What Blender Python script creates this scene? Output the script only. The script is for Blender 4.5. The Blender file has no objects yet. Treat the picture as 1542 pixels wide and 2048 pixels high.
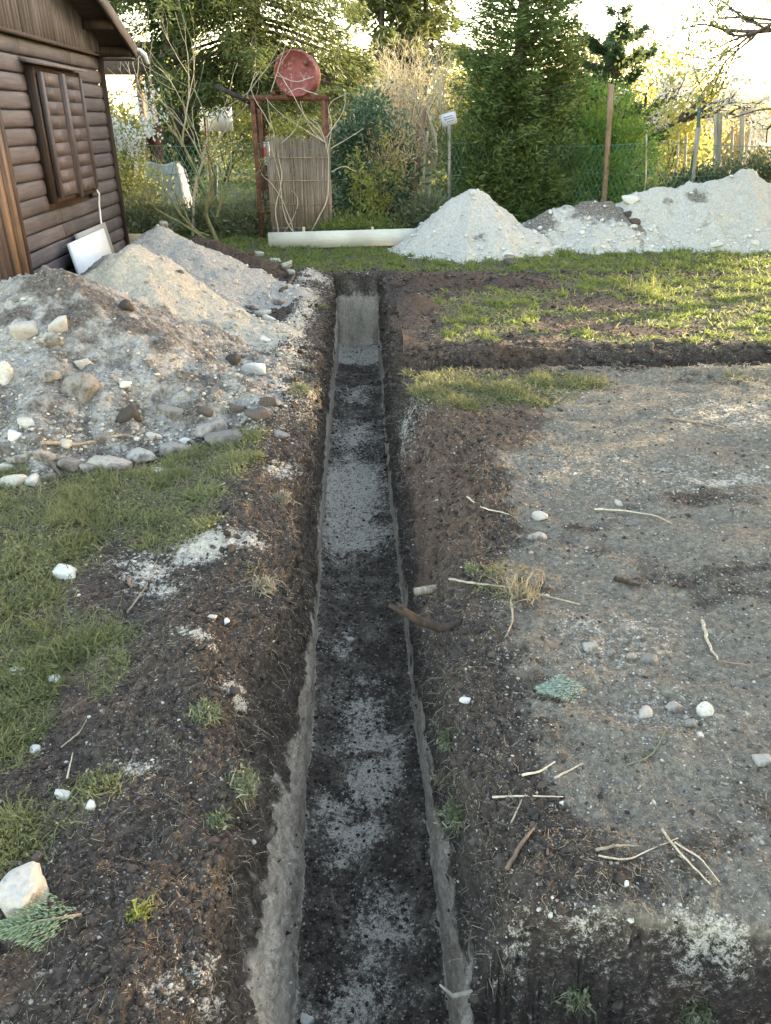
import bpy, math, numpy as np
from mathutils import Vector, Matrix, noise as mnoise
R = math.radians
rng = np.random.default_rng(11)
sc = bpy.context.scene
COL = sc.collection

# ------------------------------------------------------------------ camera, sky, sun, exposure
CAM_H, PITCH, FPX = 1.6, R(27.0), 1540.0
CP, SP = math.cos(PITCH), math.sin(PITCH)
cd = bpy.data.cameras.new('camera'); cam = bpy.data.objects.new('camera', cd); COL.objects.link(cam)
cam.location = (0, 0, CAM_H); cam.rotation_euler = (R(90) - PITCH, 0, 0)
cd.sensor_fit = 'VERTICAL'; cd.sensor_height = 24.0; cd.lens = 24.0 * FPX / 2048.0
cd.clip_start = 0.05; cd.clip_end = 2000
sc.camera = cam
SUN_AZ, SUN_EL = R(58), R(12.5)          # azimuth to the right of +Y
w = bpy.data.worlds.new('World'); sc.world = w; w.use_nodes = True
nt = w.node_tree
sky = nt.nodes.new('ShaderNodeTexSky'); sky.sky_type = 'NISHITA'; sky.sun_disc = False
sky.sun_elevation = SUN_EL; sky.sun_rotation = SUN_AZ
sky.air_density = 1.0; sky.dust_density = 0.9; sky.ozone_density = 0.4
warm = nt.nodes.new('ShaderNodeMix'); warm.data_type = 'RGBA'; warm.blend_type = 'MULTIPLY'; warm.inputs[0].default_value = 1.0
warm.inputs[7].default_value = (1.10, .975, .835, 1)          # warm tint multiplied into the sky colour, standing in for white balance
nt.links.new(sky.outputs[0], warm.inputs[6]); nt.links.new(warm.outputs[2], nt.nodes['Background'].inputs[0])
nt.nodes['Background'].inputs[1].default_value = 0.15
sd = bpy.data.lights.new('sun', 'SUN'); sun = bpy.data.objects.new('sun', sd); COL.objects.link(sun)
sd.energy = 2.1; sd.angle = R(0.5); sd.color = (1.0, 0.83, 0.58)
sdir = Vector((math.sin(SUN_AZ) * math.cos(SUN_EL), math.cos(SUN_AZ) * math.cos(SUN_EL), math.sin(SUN_EL)))
sun.rotation_euler = sdir.to_track_quat('Z', 'Y').to_euler()
sun.location = (20, 20, 20)
sc.view_settings.view_transform = 'Standard'; sc.view_settings.look = 'None'
sc.view_settings.gamma = 1.0; sc.view_settings.use_curve_mapping = False
sc.view_settings.exposure = 3.55
sc.cycles.max_bounces = 6; sc.cycles.diffuse_bounces = 4; sc.cycles.transmission_bounces = 4

# ------------------------------------------------------------------ measuring helpers
def ray(x, y):
    u = (x - 771.0) / FPX; v = (y - 1024.0) / FPX
    return np.array((u, CP - v * SP, -SP - v * CP))
def gp(x, y, z=0.0):
    d = ray(x, y); t = (z - CAM_H) / d[2]
    return np.array((d[0] * t, d[1] * t, z))
def at(x, y, Y):
    d = ray(x, y); t = Y / d[1]
    return np.array((d[0] * t, Y, CAM_H + d[2] * t))
def smooth(x, a, b):
    t = np.clip((x - a) / (b - a), 0, 1); return t * t * (3 - 2 * t)

# vectorised gradient noise
_p = np.random.default_rng(3).permutation(256); _p = np.concatenate([_p, _p, _p])
_g = np.random.default_rng(4).normal(size=(256, 3)); _g /= np.linalg.norm(_g, axis=1)[:, None]
def perlin(P):
    P = np.asarray(P, float); I = np.floor(P).astype(int); f = P - I; I &= 255
    u = f * f * f * (f * (f * 6 - 15) + 10); out = 0
    for dx in (0, 1):
        for dy in (0, 1):
            for dz in (0, 1):
                h = _p[_p[_p[I[..., 0] + dx] + I[..., 1] + dy] + I[..., 2] + dz]
                g = _g[h]
                d = g[..., 0] * (f[..., 0] - dx) + g[..., 1] * (f[..., 1] - dy) + g[..., 2] * (f[..., 2] - dz)
                wx = u[..., 0] if dx else 1 - u[..., 0]; wy = u[..., 1] if dy else 1 - u[..., 1]; wz = u[..., 2] if dz else 1 - u[..., 2]
                out = out + d * wx * wy * wz
    return out * 1.6
def fbm(P, oct=4, gain=0.5, lac=2.07):
    P = np.asarray(P, float); a = 1.0; s = 0; tot = 0
    for _ in range(oct):
        s = s + a * perlin(P); tot += a; a *= gain; P = P * lac + 17.3
    return s / tot
def P3(x, y=0.0, z=0.0):
    x, y, z = np.broadcast_arrays(np.asarray(x, float), y, z); return np.stack([x, y, z], -1)

# ------------------------------------------------------------------ mesh helpers
def tag(o, label=None, cat=None, group=None, kind=None):
    if label: o['label'] = label
    if cat: o['category'] = cat
    if group: o['group'] = group
    if kind: o['kind'] = kind
    return o
def empty(name, loc, rz=0.0):
    o = bpy.data.objects.new(name, None); COL.objects.link(o); o.location = tuple(loc); o.rotation_euler = (0, 0, rz)
    o.empty_display_size = 0.1
    return o
def mesh_obj(name, V, F, mat=None, parent=None, smooth_=False, attrs=None, loc=None):
    """F: int array (n,3|4), or list of such arrays."""
    me = bpy.data.meshes.new(name)
    V = np.ascontiguousarray(V, dtype=np.float32)
    Fs = F if isinstance(F, list) and len(F) and isinstance(F[0], np.ndarray) else [np.asarray(F)]
    Fs = [f for f in Fs if f.size]
    me.vertices.add(len(V)); me.vertices.foreach_set('co', V.ravel())
    lv = np.concatenate([f.ravel() for f in Fs]).astype(np.int32)
    tot = np.concatenate([np.full(len(f), f.shape[1]) for f in Fs]).astype(np.int32)
    st = np.concatenate([[0], np.cumsum(tot)[:-1]]).astype(np.int32)
    me.loops.add(len(lv)); me.loops.foreach_set('vertex_index', lv)
    me.polygons.add(len(tot)); me.polygons.foreach_set('loop_start', st); me.polygons.foreach_set('loop_total', tot)
    if smooth_: me.polygons.foreach_set('use_smooth', np.ones(len(tot), bool))
    me.update(calc_edges=True)
    for k, a in (attrs or {}).items():
        me.attributes.new(k, 'FLOAT', 'POINT').data.foreach_set('value', np.ascontiguousarray(a, dtype=np.float32))
    if mat: me.materials.append(mat)
    o = bpy.data.objects.new(name, me); COL.objects.link(o)
    if parent: o.parent = parent
    if loc is not None: o.location = tuple(loc)
    return o
class MB:
    """collects polygons of 3 or 4 corners"""
    def __init__(s): s.v = []; s.q = []; s.t = []; s.n = 0; s.a = []
    def add(s, V, Q=None, T=None, a=None):
        V = np.asarray(V, float).reshape(-1, 3)
        if Q is not None and len(Q): s.q.append(np.asarray(Q, int) + s.n)
        if T is not None and len(T): s.t.append(np.asarray(T, int) + s.n)
        s.v.append(V); s.n += len(V)
        s.a.append(np.full(len(V), 0.5 if a is None else a) if np.isscalar(a) or a is None else np.asarray(a))
        return s
    def box(s, c, d, rot=None):
        c = np.asarray(c, float); d = np.asarray(d, float) / 2
        V = np.array([(x, y, z) for x in (-1, 1) for y in (-1, 1) for z in (-1, 1)], float) * d
        if rot is not None: V = V @ np.array(rot).T
        return s.add(V + c, Q=[(0, 1, 3, 2), (4, 6, 7, 5), (0, 4, 5, 1), (2, 3, 7, 6), (0, 2, 6, 4), (1, 5, 7, 3)])
    def bar(s, p, q, w_, h_=None, up=(0, 0, 1)):
        p = np.asarray(p, float); q = np.asarray(q, float); d = q - p; L = np.linalg.norm(d); d = d / L
        up = np.asarray(up, float)
        if abs(d @ up) > .95: up = np.array((1., 0, 0))
        a = np.cross(up, d); a /= np.linalg.norm(a); b = np.cross(d, a)
        return s.box((p + q) / 2, (w_, h_ or w_, L), np.stack([a, b, d], 1))
    def tube(s, pts, rad, n=6, cap=True, a=None):
        pts = np.asarray(pts, float); m = len(pts); rad = np.broadcast_to(np.asarray(rad, float), (m,))
        T = np.gradient(pts, axis=0); T /= np.linalg.norm(T, axis=1)[:, None] + 1e-9
        ref = np.array((0.31, 0.17, 0.93)) if abs(T[:, 2]).mean() < .85 else np.array((1., .1, 0.))
        A = np.cross(T, ref); A /= np.linalg.norm(A, axis=1)[:, None] + 1e-9; B = np.cross(T, A)
        th = np.arange(n) * 2 * math.pi / n
        V = pts[:, None] + rad[:, None, None] * (A[:, None] * np.cos(th)[None, :, None] + B[:, None] * np.sin(th)[None, :, None])
        i = np.arange(m - 1)[:, None] * n; j = np.arange(n)[None]; k = (j + 1) % n
        Q = np.stack([i + j, i + n + j, i + n + k, i + k], -1).reshape(-1, 4)
        Tt = []
        if cap and n >= 3:
            Tt = [(0, j, j + 1) for j in range(1, n - 1)] + [((m - 1) * n, (m - 1) * n + j + 1, (m - 1) * n + j) for j in range(1, n - 1)]
        return s.add(V.reshape(-1, 3), Q, Tt, a)
    def build(s, name, mat, parent=None, smooth_=False, loc=None):
        V = np.concatenate(s.v); Fs = []
        if loc is not None: V = V - np.asarray(loc)
        if s.q: Fs.append(np.concatenate(s.q))
        if s.t: Fs.append(np.concatenate(s.t))
        return mesh_obj(name, V, Fs, mat, parent, smooth_, {'rnd': np.concatenate(s.a)}, loc)
def unit(v): v = np.asarray(v, float); return v / (np.linalg.norm(v, axis=-1, keepdims=True) + 1e-9)
def leaves(P, D, L, W, rnd=None, fold=0.0):
    """one diamond quad per point: long axis D, length L, width W"""
    n = len(P); D = unit(D); L = np.broadcast_to(L, (n,))[:, None]; W = np.broadcast_to(W, (n,))[:, None]
    S = unit(np.cross(D, rng.normal(size=(n, 3))))
    V = np.stack([P, P + D * L * .45 + S * W * .5, P + D * L, P + D * L * .45 - S * W * .5], 1).reshape(-1, 3)
    Q = np.arange(n * 4).reshape(-1, 4)
    r = rng.random(n) if rnd is None else rnd
    return V, Q, np.repeat(r, 4)
def blades(P, D, L, W, bend, rnd=None):
    """grass blades, 5 corners: base pair, mid pair, tip; D start direction, bend = vector added towards the tip"""
    n = len(P); D = unit(D); L = np.broadcast_to(L, (n,))[:, None]; W = np.broadcast_to(W, (n,))[:, None]
    S = unit(np.cross(D, rng.normal(size=(n, 3))))
    M = P + D * L * .5; T = M + unit(D + bend) * L * .5
    V = np.stack([P - S * W / 2, P + S * W / 2, M - S * W * .4, M + S * W * .4, T], 1).reshape(-1, 3)
    b = np.arange(n)[:, None] * 5
    Q = b + np.array([[0, 1, 3, 2]]); Tt = b + np.array([[2, 3, 4]])
    r = rng.random(n) if rnd is None else rnd
    return V, Q, Tt, np.repeat(r, 5)
def rand_rot(n):
    q = unit(rng.normal(size=(n, 4))); a, b, c, d = q.T
    return np.stack([1 - 2 * (c * c + d * d), 2 * (b * c - a * d), 2 * (b * d + a * c), 2 * (b * c + a * d), 1 - 2 * (b * b + d * d), 2 * (c * d - a * b),
                     2 * (b * d - a * c), 2 * (c * d + a * b), 1 - 2 * (b * b + c * c)], -1).reshape(-1, 3, 3)
_ph = (1 + 5 ** .5) / 2
ICO = unit(np.array([(-1, _ph, 0), (1, _ph, 0), (-1, -_ph, 0), (1, -_ph, 0), (0, -1, _ph), (0, 1, _ph), (0, -1, -_ph), (0, 1, -_ph), (_ph, 0, -1), (_ph, 0, 1), (-_ph, 0, -1), (-_ph, 0, 1)]))
ICOF = np.array([(0, 11, 5), (0, 5, 1), (0, 1, 7), (0, 7, 10), (0, 10, 11), (1, 5, 9), (5, 11, 4), (11, 10, 2), (10, 7, 6), (7, 1, 8), (3, 9, 4), (3, 4, 2), (3, 2, 6), (3, 6, 8), (3, 8, 9), (4, 9, 5), (2, 4, 11), (6, 2, 10), (8, 6, 7), (9, 8, 1)])
OCT = np.array([(1, 0, 0), (-1, 0, 0), (0, 1, 0), (0, -1, 0), (0, 0, 1), (0, 0, -1)], float)
OCTF = np.array([(0, 2, 4), (2, 1, 4), (1, 3, 4), (3, 0, 4), (2, 0, 5), (1, 2, 5), (3, 1, 5), (0, 3, 5)])
def pebbles(P, S, ico=True):
    n = len(P); B, F = (ICO, ICOF) if ico else (OCT, OCTF); m = len(B)
    V = B[None] * (1 + .28 * rng.normal(size=(n, m, 1)).clip(-1.6, 1.6)) * (np.stack([rng.uniform(.8, 1.35, n), rng.uniform(.65, 1.1, n), rng.uniform(.45, .8, n)], -1)[:, None])
    A = rng.uniform(0, 6.28, n); Rz = np.zeros((n, 3, 3)); Rz[:, 0, 0] = np.cos(A); Rz[:, 0, 1] = -np.sin(A); Rz[:, 1, 0] = np.sin(A); Rz[:, 1, 1] = np.cos(A); Rz[:, 2, 2] = 1
    V = np.einsum('nij,nmj->nmi', Rz, V) * np.asarray(S)[:, None, None] + P[:, None]
    return V.reshape(-1, 3), (F[None] + (np.arange(n) * m)[:, None, None]).reshape(-1, 3), np.repeat(rng.random(n), m)
def subdiv(V, F):
    e = {}; V = list(map(tuple, V)); out = []
    def mid(a, b):
        k = (min(a, b), max(a, b))
        if k not in e:
            m = np.array(V[a]) + np.array(V[b]); V.append(tuple(m / np.linalg.norm(m))); e[k] = len(V) - 1
        return e[k]
    for a, b, c in F:
        x, y, z = mid(a, b), mid(b, c), mid(c, a); out += [(a, x, z), (b, y, x), (c, z, y), (x, y, z)]
    return np.array(V), np.array(out)
S1 = subdiv(ICO, ICOF); S2 = subdiv(*S1); S3 = subdiv(*S2)
def rock_verts(dims, seed, lvl=S2, planes=12, rough=.05):
    r_ = np.random.default_rng(seed); V, F = lvl
    n_ = unit(np.concatenate([np.array([(1, 0, 0), (-1, 0, 0), (0, 1, 0), (0, -1, 0), (0, 0, 1), (0, 0, -1)], float) + r_.normal(size=(6, 3)) * .28, r_.normal(size=(planes - 6, 3))])); d_ = np.concatenate([r_.uniform(.52, .72, 6), r_.uniform(.62, .95, planes - 6)])
    dot = V @ n_.T; rad = np.where(dot > .12, d_ / np.maximum(dot, .12), 9).min(1); rad = np.minimum(rad, 1.3) * 1.15
    rad = rad + rough * .7 * fbm(V * 3.4 + seed * 3.1, 4)
    return V * rad[:, None] * np.asarray(dims) / 2, F
def rock(name, dims, seed, mat, parent=None, loc=(0, 0, 0), rz=0.0, tilt=0.0, lvl=S2, rough=.11):
    V, F = rock_verts(dims, seed, lvl, rough=rough)
    o = mesh_obj(name, V, F, mat, parent, lvl is S3, {'rnd': np.full(len(V), (seed * .37) % 1)})
    o.location = tuple(loc); o.rotation_euler = (tilt, tilt * .6, rz)
    return o

# ------------------------------------------------------------------ material helpers
class NT:
    def __init__(s, name):
        s.m = bpy.data.materials.new(name); s.m.use_nodes = True; s.t = s.m.node_tree
        s.b = s.t.nodes['Principled BSDF']; s.out = s.t.nodes['Material Output']
        s.b.inputs['Specular IOR Level'].default_value = .2; s.b.inputs['Roughness'].default_value = .9
    def n(s, ty, **kw):
        nd = s.t.nodes.new(ty)
        for k, v in kw.items(): setattr(nd, k, v)
        return nd
    def l(s, a, b): s.t.links.new(a, b); return s
    def put(s, sock, v):
        if hasattr(v, 'is_linked') or hasattr(v, 'links'): s.t.links.new(v, sock)
        elif isinstance(v, (tuple, list)) and len(v) == 3 and sock.type == 'RGBA': sock.default_value = (*v, 1)
        else: sock.default_value = v
    def coord(s, scale=(1, 1, 1), rot=(0, 0, 0), obj=True):
        c = s.n('ShaderNodeTexCoord'); m = s.n('ShaderNodeMapping'); m.inputs['Scale'].default_value = scale; m.inputs['Rotation'].default_value = rot
        s.l(c.outputs['Object' if obj else 'Generated'], m.inputs[0]); return m.outputs[0]
    def geo(s, scale=(1, 1, 1)):
        c = s.n('ShaderNodeNewGeometry'); m = s.n('ShaderNodeMapping'); m.inputs['Scale'].default_value = scale
        s.l(c.outputs['Position'], m.inputs[0]); return m.outputs[0]
    def noise(s, vec, scale, detail=6, rough=.6, dist=0):
        t = s.n('ShaderNodeTexNoise'); s.l(vec, t.inputs['Vector']); t.inputs['Scale'].default_value = scale
        t.inputs['Detail'].default_value = detail; t.inputs['Roughness'].default_value = rough; t.inputs['Distortion'].default_value = dist
        return t.outputs['Fac']
    def voro(s, vec, scale, out='Distance', feature='F1', rnd=1.0):
        t = s.n('ShaderNodeTexVoronoi', feature=feature); s.l(vec, t.inputs['Vector']); t.inputs['Scale'].default_value = scale
        t.inputs['Randomness'].default_value = rnd
        return t.outputs[out]
    def attr(s, name):
        a = s.n('ShaderNodeAttribute'); a.attribute_name = name; return a.outputs['Fac']
    def rand(s): return s.n('ShaderNodeObjectInfo').outputs['Random']
    def math(s, op, a, b=0.0, c=None, clamp=False):
        m = s.n('ShaderNodeMath', operation=op); m.use_clamp = clamp; s.put(m.inputs[0], a); s.put(m.inputs[1], b)
        if c is not None: s.put(m.inputs[2], c)
        return m.outputs[0]
    def step(s, v, a, b, lo=0.0, hi=1.0):
        m = s.n('ShaderNodeMapRange', interpolation_type='SMOOTHSTEP'); s.put(m.inputs[0], v)
        m.inputs[1].default_value = a; m.inputs[2].default_value = b; m.inputs[3].default_value = lo; m.inputs[4].default_value = hi
        return m.outputs[0]
    def mix(s, f, a, b):
        m = s.n('ShaderNodeMix', data_type='RGBA'); s.put(m.inputs[0], f); s.put(m.inputs[6], a); s.put(m.inputs[7], b); return m.outputs[2]
    def bump(s, h, strength=.5, dist=.01, normal=None):
        b = s.n('ShaderNodeBump'); b.inputs['Strength'].default_value = strength; b.inputs['Distance'].default_value = dist
        s.put(b.inputs['Height'], h)
        if normal is not None: s.l(normal, b.inputs['Normal'])
        s.l(b.outputs[0], s.b.inputs['Normal']); return b.outputs[0]
    def base(s, c, rough=None, spec=None, metal=None):
        s.put(s.b.inputs['Base Color'], c)
        if rough is not None: s.put(s.b.inputs['Roughness'], rough)
        if spec is not None: s.b.inputs['Specular IOR Level'].default_value = spec
        if metal is not None: s.b.inputs['Metallic'].default_value = metal
        return s.m
def leaf_mat(name, c1, c2, trans=.35, c3=None, rough=.55):
    m = NT(name); r = m.attr('rnd'); c = m.mix(r, c1, c2)
    if c3: c = m.mix(m.step(r, .82, .95), c, c3)
    nz = m.noise(m.geo(), 1.3, 3); c = m.mix(m.step(nz, .35, .7, 0, .55), c, m.mix(.5, c, tuple(x * .45 for x in c1)))
    m.base(c, rough, .25)
    tr = m.n('ShaderNodeBsdfTranslucent'); tc = m.mix(.5, c, tuple(min(1, x * 2.2) for x in c2)); m.l(tc, tr.inputs[0])
    ms = m.n('ShaderNodeMixShader'); ms.inputs[0].default_value = trans
    m.l(m.b.outputs[0], ms.inputs[1]); m.l(tr.outputs[0], ms.inputs[2]); m.l(ms.outputs[0], m.out.inputs[0])
    return m.m
def wood_mat(name, c1, c2, axis=1, grain=30, rough=.75, bump=.35, per_obj=.35):
    m = NT(name); sc_ = [grain] * 3; sc_[axis] = grain * .05
    co = m.n('ShaderNodeTexCoord'); off = m.n('ShaderNodeVectorMath', operation='ADD'); cb = m.n('ShaderNodeCombineXYZ')
    rd = m.rand(); m.l(m.math('MULTIPLY', rd, 31.0), cb.inputs[0]); m.l(m.math('MULTIPLY', rd, 17.0), cb.inputs[2])
    m.l(co.outputs['Object'], off.inputs[0]); m.l(cb.outputs[0], off.inputs[1])
    mp = m.n('ShaderNodeMapping'); mp.inputs['Scale'].default_value = sc_; m.l(off.outputs[0], mp.inputs[0])
    a = m.noise(mp.outputs[0], 1.0, 6, .65, .4); b = m.noise(off.outputs[0], 2.2, 4)
    c = m.mix(m.step(a, .3, .72), c1, c2); c = m.mix(m.step(b, .35, .7, 0, .5), c, tuple(x * .55 for x in c1))
    hv = m.n('ShaderNodeHueSaturation'); m.l(c, hv.inputs['Color']); m.put(hv.inputs['Value'], m.math('MULTIPLY_ADD', rd, per_obj, 1 - per_obj / 2))
    m.bump(a, bump, .004); return m.base(hv.outputs[0], rough, .25)
def flat_mat(name, c1, c2, scale=8, rough=.8, bump=.2, spec=.25, metal=0.0):
    m = NT(name); a = m.noise(m.coord(), scale, 6, .6); m.bump(m.noise(m.coord(), scale * 6, 4), bump, .003)
    return m.base(m.mix(m.step(a, .3, .7), c1, c2), rough, spec, metal)

# ground: cover weights come with the mesh (which soil lies where, some painted shade and veil), noise breaks up their edges
def ground_material():
    m = NT('ground_soil'); g = m.geo()
    n1 = m.noise(g, 7, 8, .65); n2 = m.noise(g, 45, 6, .65); n3 = m.noise(g, 210, 4, .6)
    def mask(name, k=.9, a=.38, b=.62, src=n1):
        return m.step(m.math('ADD', m.attr(name), m.math('MULTIPLY', m.math('SUBTRACT', src, .5), k)), a, b)
    c = m.mix(m.step(n2, .3, .75), (.034, .0265, .0225), (.092, .072, .060))
    c = m.mix(mask('brown'), c, m.mix(m.step(n2, .3, .7), (.075, .047, .033), (.135, .092, .066)))
    c = m.mix(mask('grey'), c, m.mix(m.step(n2, .3, .72), (.105, .088, .070), (.225, .192, .152)))
    c = m.mix(m.math('MULTIPLY', mask('grass'), .8), c, m.mix(m.step(n2, .35, .65), (.055, .05, .026), (.135, .118, .065)))
    stain = m.step(m.noise(m.geo((1.0, 1.0, .35)), 9, 7, .7), .46, .68)
    c = m.mix(mask('beige', 1.9, .30, .70), c, m.mix(m.math('MULTIPLY', stain, .62), m.mix(m.step(n2, .3, .75), (.32, .265, .21), (.55, .48, .395)), (.17, .13, .10)))
    n12 = m.math('ADD', m.math('MULTIPLY_ADD', n2, .45, m.math('MULTIPLY', n1, .3)), m.math('MULTIPLY', n3, .25))
    limef = m.math('MULTIPLY', mask('lime', 4.6, .34, .80, n12), .93)
    c = m.mix(limef, c, m.mix(m.step(n3, .3, .7), (.35, .305, .25), (.59, .535, .455)))
    # loose lime grains in every soil
    vd = m.voro(g, 70); vc = m.voro(g, 70, 'Color')
    sp = m.n('ShaderNodeSeparateColor'); m.l(vc, sp.inputs[0])
    grain = m.math('MULTIPLY', m.step(vd, .42, .30), m.step(sp.outputs[0], .92, .95))
    vd2 = m.voro(g, 190); vc2 = m.voro(g, 190, 'Color'); sp2 = m.n('ShaderNodeSeparateColor'); m.l(vc2, sp2.inputs[0])
    grain2 = m.math('MULTIPLY', m.step(vd2, .5, .36), m.step(sp2.outputs[0], .90, .93))
    gr = m.math('MULTIPLY', m.math('MAXIMUM', grain, grain2), m.step(n1, .35, .6, .15, .8))
    c = m.mix(m.math('MULTIPLY', gr, .75), c, (.40, .37, .33))
    h = m.math('ADD', m.math('MULTIPLY', n2, 1.0), m.math('MULTIPLY', n3, .45)); h = m.math('ADD', h, m.math('MULTIPLY', gr, .25))
    m.bump(h, 1.0, .016)
    return m.base(c, .95, .12)
def heap_material(name, l1, l2, d1, d2):
    m = NT(name); g = m.geo(); n1 = m.noise(g, 6, 8, .68); n2 = m.noise(g, 38, 6, .65); n3 = m.noise(g, 160, 4, .6)
    c = m.mix(m.step(n2, .28, .7), l1, l2)
    f = m.step(m.math('ADD', m.attr('dark'), m.math('MULTIPLY', m.math('SUBTRACT', n1, .5), 1.5)), .36, .70)
    dk = m.mix(m.step(n2, .3, .7), d1, d2)
    vc = m.voro(g, 55, 'Color'); vd = m.voro(g, 55); sp = m.n('ShaderNodeSeparateColor'); m.l(vc, sp.inputs[0])
    bit = m.math('MULTIPLY', m.step(vd, .5, .34), m.step(sp.outputs[0], .62, .68))
    dk = m.mix(m.math('MULTIPLY', bit, .8), dk, l1)
    c = m.mix(f, c, dk)
    c = m.mix(m.math('MULTIPLY', m.step(n3, .62, .74), .3), c, d2)
    h = m.math('ADD', n2, m.math('MULTIPLY', n3, .4)); h = m.math('ADD', h, m.math('MULTIPLY', bit, .35))
    m.bump(h, 1.0, .02)
    return m.base(c, .95, .12)
def stone_material(name, c1, c2, c3, dirt=.5):
    m = NT(name); g = m.coord(); n1 = m.noise(g, 9, 8, .7); n2 = m.noise(g, 60, 5, .6); rd = m.attr('rnd')
    c = m.mix(rd, c1, c2); c = m.mix(m.step(n2, .35, .75, 0, .4), c, tuple(x * .6 for x in c1))
    c = m.mix(m.step(n1, .66 - dirt * .28, .82 - dirt * .2), c, c3)
    m.bump(m.math('ADD', n1, m.math('MULTIPLY', n2, .5)), .8, .012); return m.base(c, .93, .15)

M = {}
M['ground'] = ground_material()
M['heap_mixed'] = heap_material('heap_mixed_lime', (.205, .19, .172), (.37, .347, .315), (.055, .045, .038), (.15, .13, .115))
M['heap_beige'] = heap_material('heap_beige_lime', (.31, .27, .212), (.46, .41, .338), (.09, .072, .06), (.22, .19, .165))
M['heap_grey'] = heap_material('heap_grey_lime', (.235, .218, .197), (.375, .35, .32), (.09, .075, .065), (.2, .18, .16))
M['heap_white'] = heap_material('heap_white_lime', (.375, .348, .305), (.53, .50, .445), (.09, .075, .062), (.22, .195, .17))
M['heap_soil'] = heap_material('heap_brown_soil', (.045, .032, .026), (.105, .075, .058), (.03, .022, .018), (.07, .05, .04))
M['lime_stone'] = stone_material('lime_stone', (.30, .272, .235), (.46, .43, .385), (.20, .17, .14), .25)
M['grey_stone'] = stone_material('grey_stone', (.15, .132, .115), (.32, .29, .255), (.07, .056, .047), .75)
M['soil_clod'] = stone_material('soil_clod', (.05, .04, .034), (.10, .08, .066), (.2, .18, .16), .2)
M['mottled_stone'] = stone_material('mottled_stone', (.36, .335, .30), (.50, .47, .43), (.10, .085, .072), .62)
M['white_stone'] = stone_material('white_stone', (.42, .40, .365), (.55, .525, .485), (.45, .41, .36), .05)
M['grass'] = leaf_mat('grass_blades', (.080, .092, .036), (.20, .195, .088), .3, (.36, .31, .19))
M['grass_sun'] = leaf_mat('lush_grass', (.08, .115, .028), (.20, .225, .065), .38, (.36, .31, .15))
M['straw'] = leaf_mat('straw', (.13, .105, .07), (.32, .27, .185), .2)
M['weed'] = leaf_mat('weed_green', (.075, .095, .042), (.20, .21, .12), .3, (.34, .31, .21))
M['twig'] = wood_mat('twig_bark', (.16, .12, .085), (.36, .29, .21), 2, 60)
M['twig_pale'] = wood_mat('pale_twig', (.30, .25, .18), (.50, .43, .33), 2, 60)
M['bark'] = wood_mat('bark_dark', (.045, .035, .027), (.12, .095, .075), 2, 26, .95, .9)
M['bark_moss'] = wood_mat('bark_mossy', (.13, .12, .05), (.32, .29, .15), 2, 26, .95, .8)
M['root'] = wood_mat('root_bark', (.018, .013, .010), (.055, .038, .03), 2, 40, .9, .8)
M['log'] = wood_mat('cabin_log', (.060, .052, .058), (.114, .100, .108), 1, 40, .6, .4, .3)
M['gable'] = wood_mat('gable_board', (.10, .083, .077), (.215, .182, .17), 2, 40, .75, .4, .45)
M['shutter'] = wood_mat('shutter_wood', (.068, .052, .053), (.126, .102, .102), 2, 36, .6, .35, .25)
M['dark_wood'] = wood_mat('dark_trim', (.03, .02, .016), (.075, .05, .04), 2, 36, .75, .4)
M['orange_wood'] = wood_mat('door_frame_wood', (.13, .08, .055), (.22, .145, .10), 2, 36, .65, .3)
M['roof'] = flat_mat('roof_felt', (.035, .025, .022), (.07, .052, .045), 14, .9)
M['new_wood'] = wood_mat('sawn_board', (.55, .52, .45), (.64, .61, .54), 0, 70, .8, .15, .1)
M['new_wood_warm'] = wood_mat('sawn_board_warm', (.46, .34, .20), (.62, .48, .31), 0, 22, .8, .2, .1)
M['rust'] = flat_mat('rusty_steel', (.07, .028, .018), (.17, .075, .045), 14, .85, .5)
M['reed'] = wood_mat('reed_cane', (.18, .132, .10), (.36, .285, .225), 2, 40, .85, .3, .2)
M['white_pvc'] = flat_mat('white_pvc', (.72, .72, .72), (.82, .82, .82), 4, .5, .05)
M['far_white'] = flat_mat('white_paint', (.70, .70, .68), (.80, .80, .78), 4, .7, .1)
M['beige_wall'] = flat_mat('beige_render', (.36, .29, .22), (.46, .38, .30), 5, .9)
M['green_wire'] = flat_mat('green_wire', (.08, .17, .125), (.12, .24, .17), 20, .6)
M['green_post'] = flat_mat('green_post_paint', (.03, .06, .045), (.06, .09, .07), 20, .6)
M['post_wood'] = wood_mat('fence_post_wood', (.15, .09, .06), (.28, .18, .12), 2, 30, .9, .5)
M['post_grey'] = wood_mat('grey_post_wood', (.17, .15, .13), (.34, .31, .27), 2, 30, .9, .5)
M['tarp'] = flat_mat('grey_sheet', (.20, .20, .21), (.32, .32, .34), 6, .7, .3)

# ================================================================== GROUND WITH ITS TRENCHES
TC = lambda Y: np.interp(Y, [-3, 1.76, 4.9, 9.1], [.154, -.058, -.198, -.32])
DEPTH = 0.80
def side_mid_Y(X): return 5.62 + .036 * X
def blob_mask(X, Y, blobs, z=0.0):
    """blobs: (px, py, rx, ry, weight) read off the photograph and laid on the plane z"""
    wx = X + .10 * fbm(P3(X * 3, Y * 3, 1.0), 3); wy = Y + .13 * fbm(P3(X * 3, Y * 3, 7.0), 3)
    out = np.zeros_like(X)
    for (px, py, rx, ry, wt) in blobs:
        c = gp(px, py, z); ax = abs(gp(px + rx, py, z)[0] - c[0]); ay = abs(gp(px, py - ry, z)[1] - gp(px, py + ry, z)[1]) / 2
        out = np.maximum(out, wt * np.exp(-(((wx - c[0]) / ax) ** 2 + ((wy - c[1]) / ay) ** 2) ** 1.3 * .7))
    return out
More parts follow.
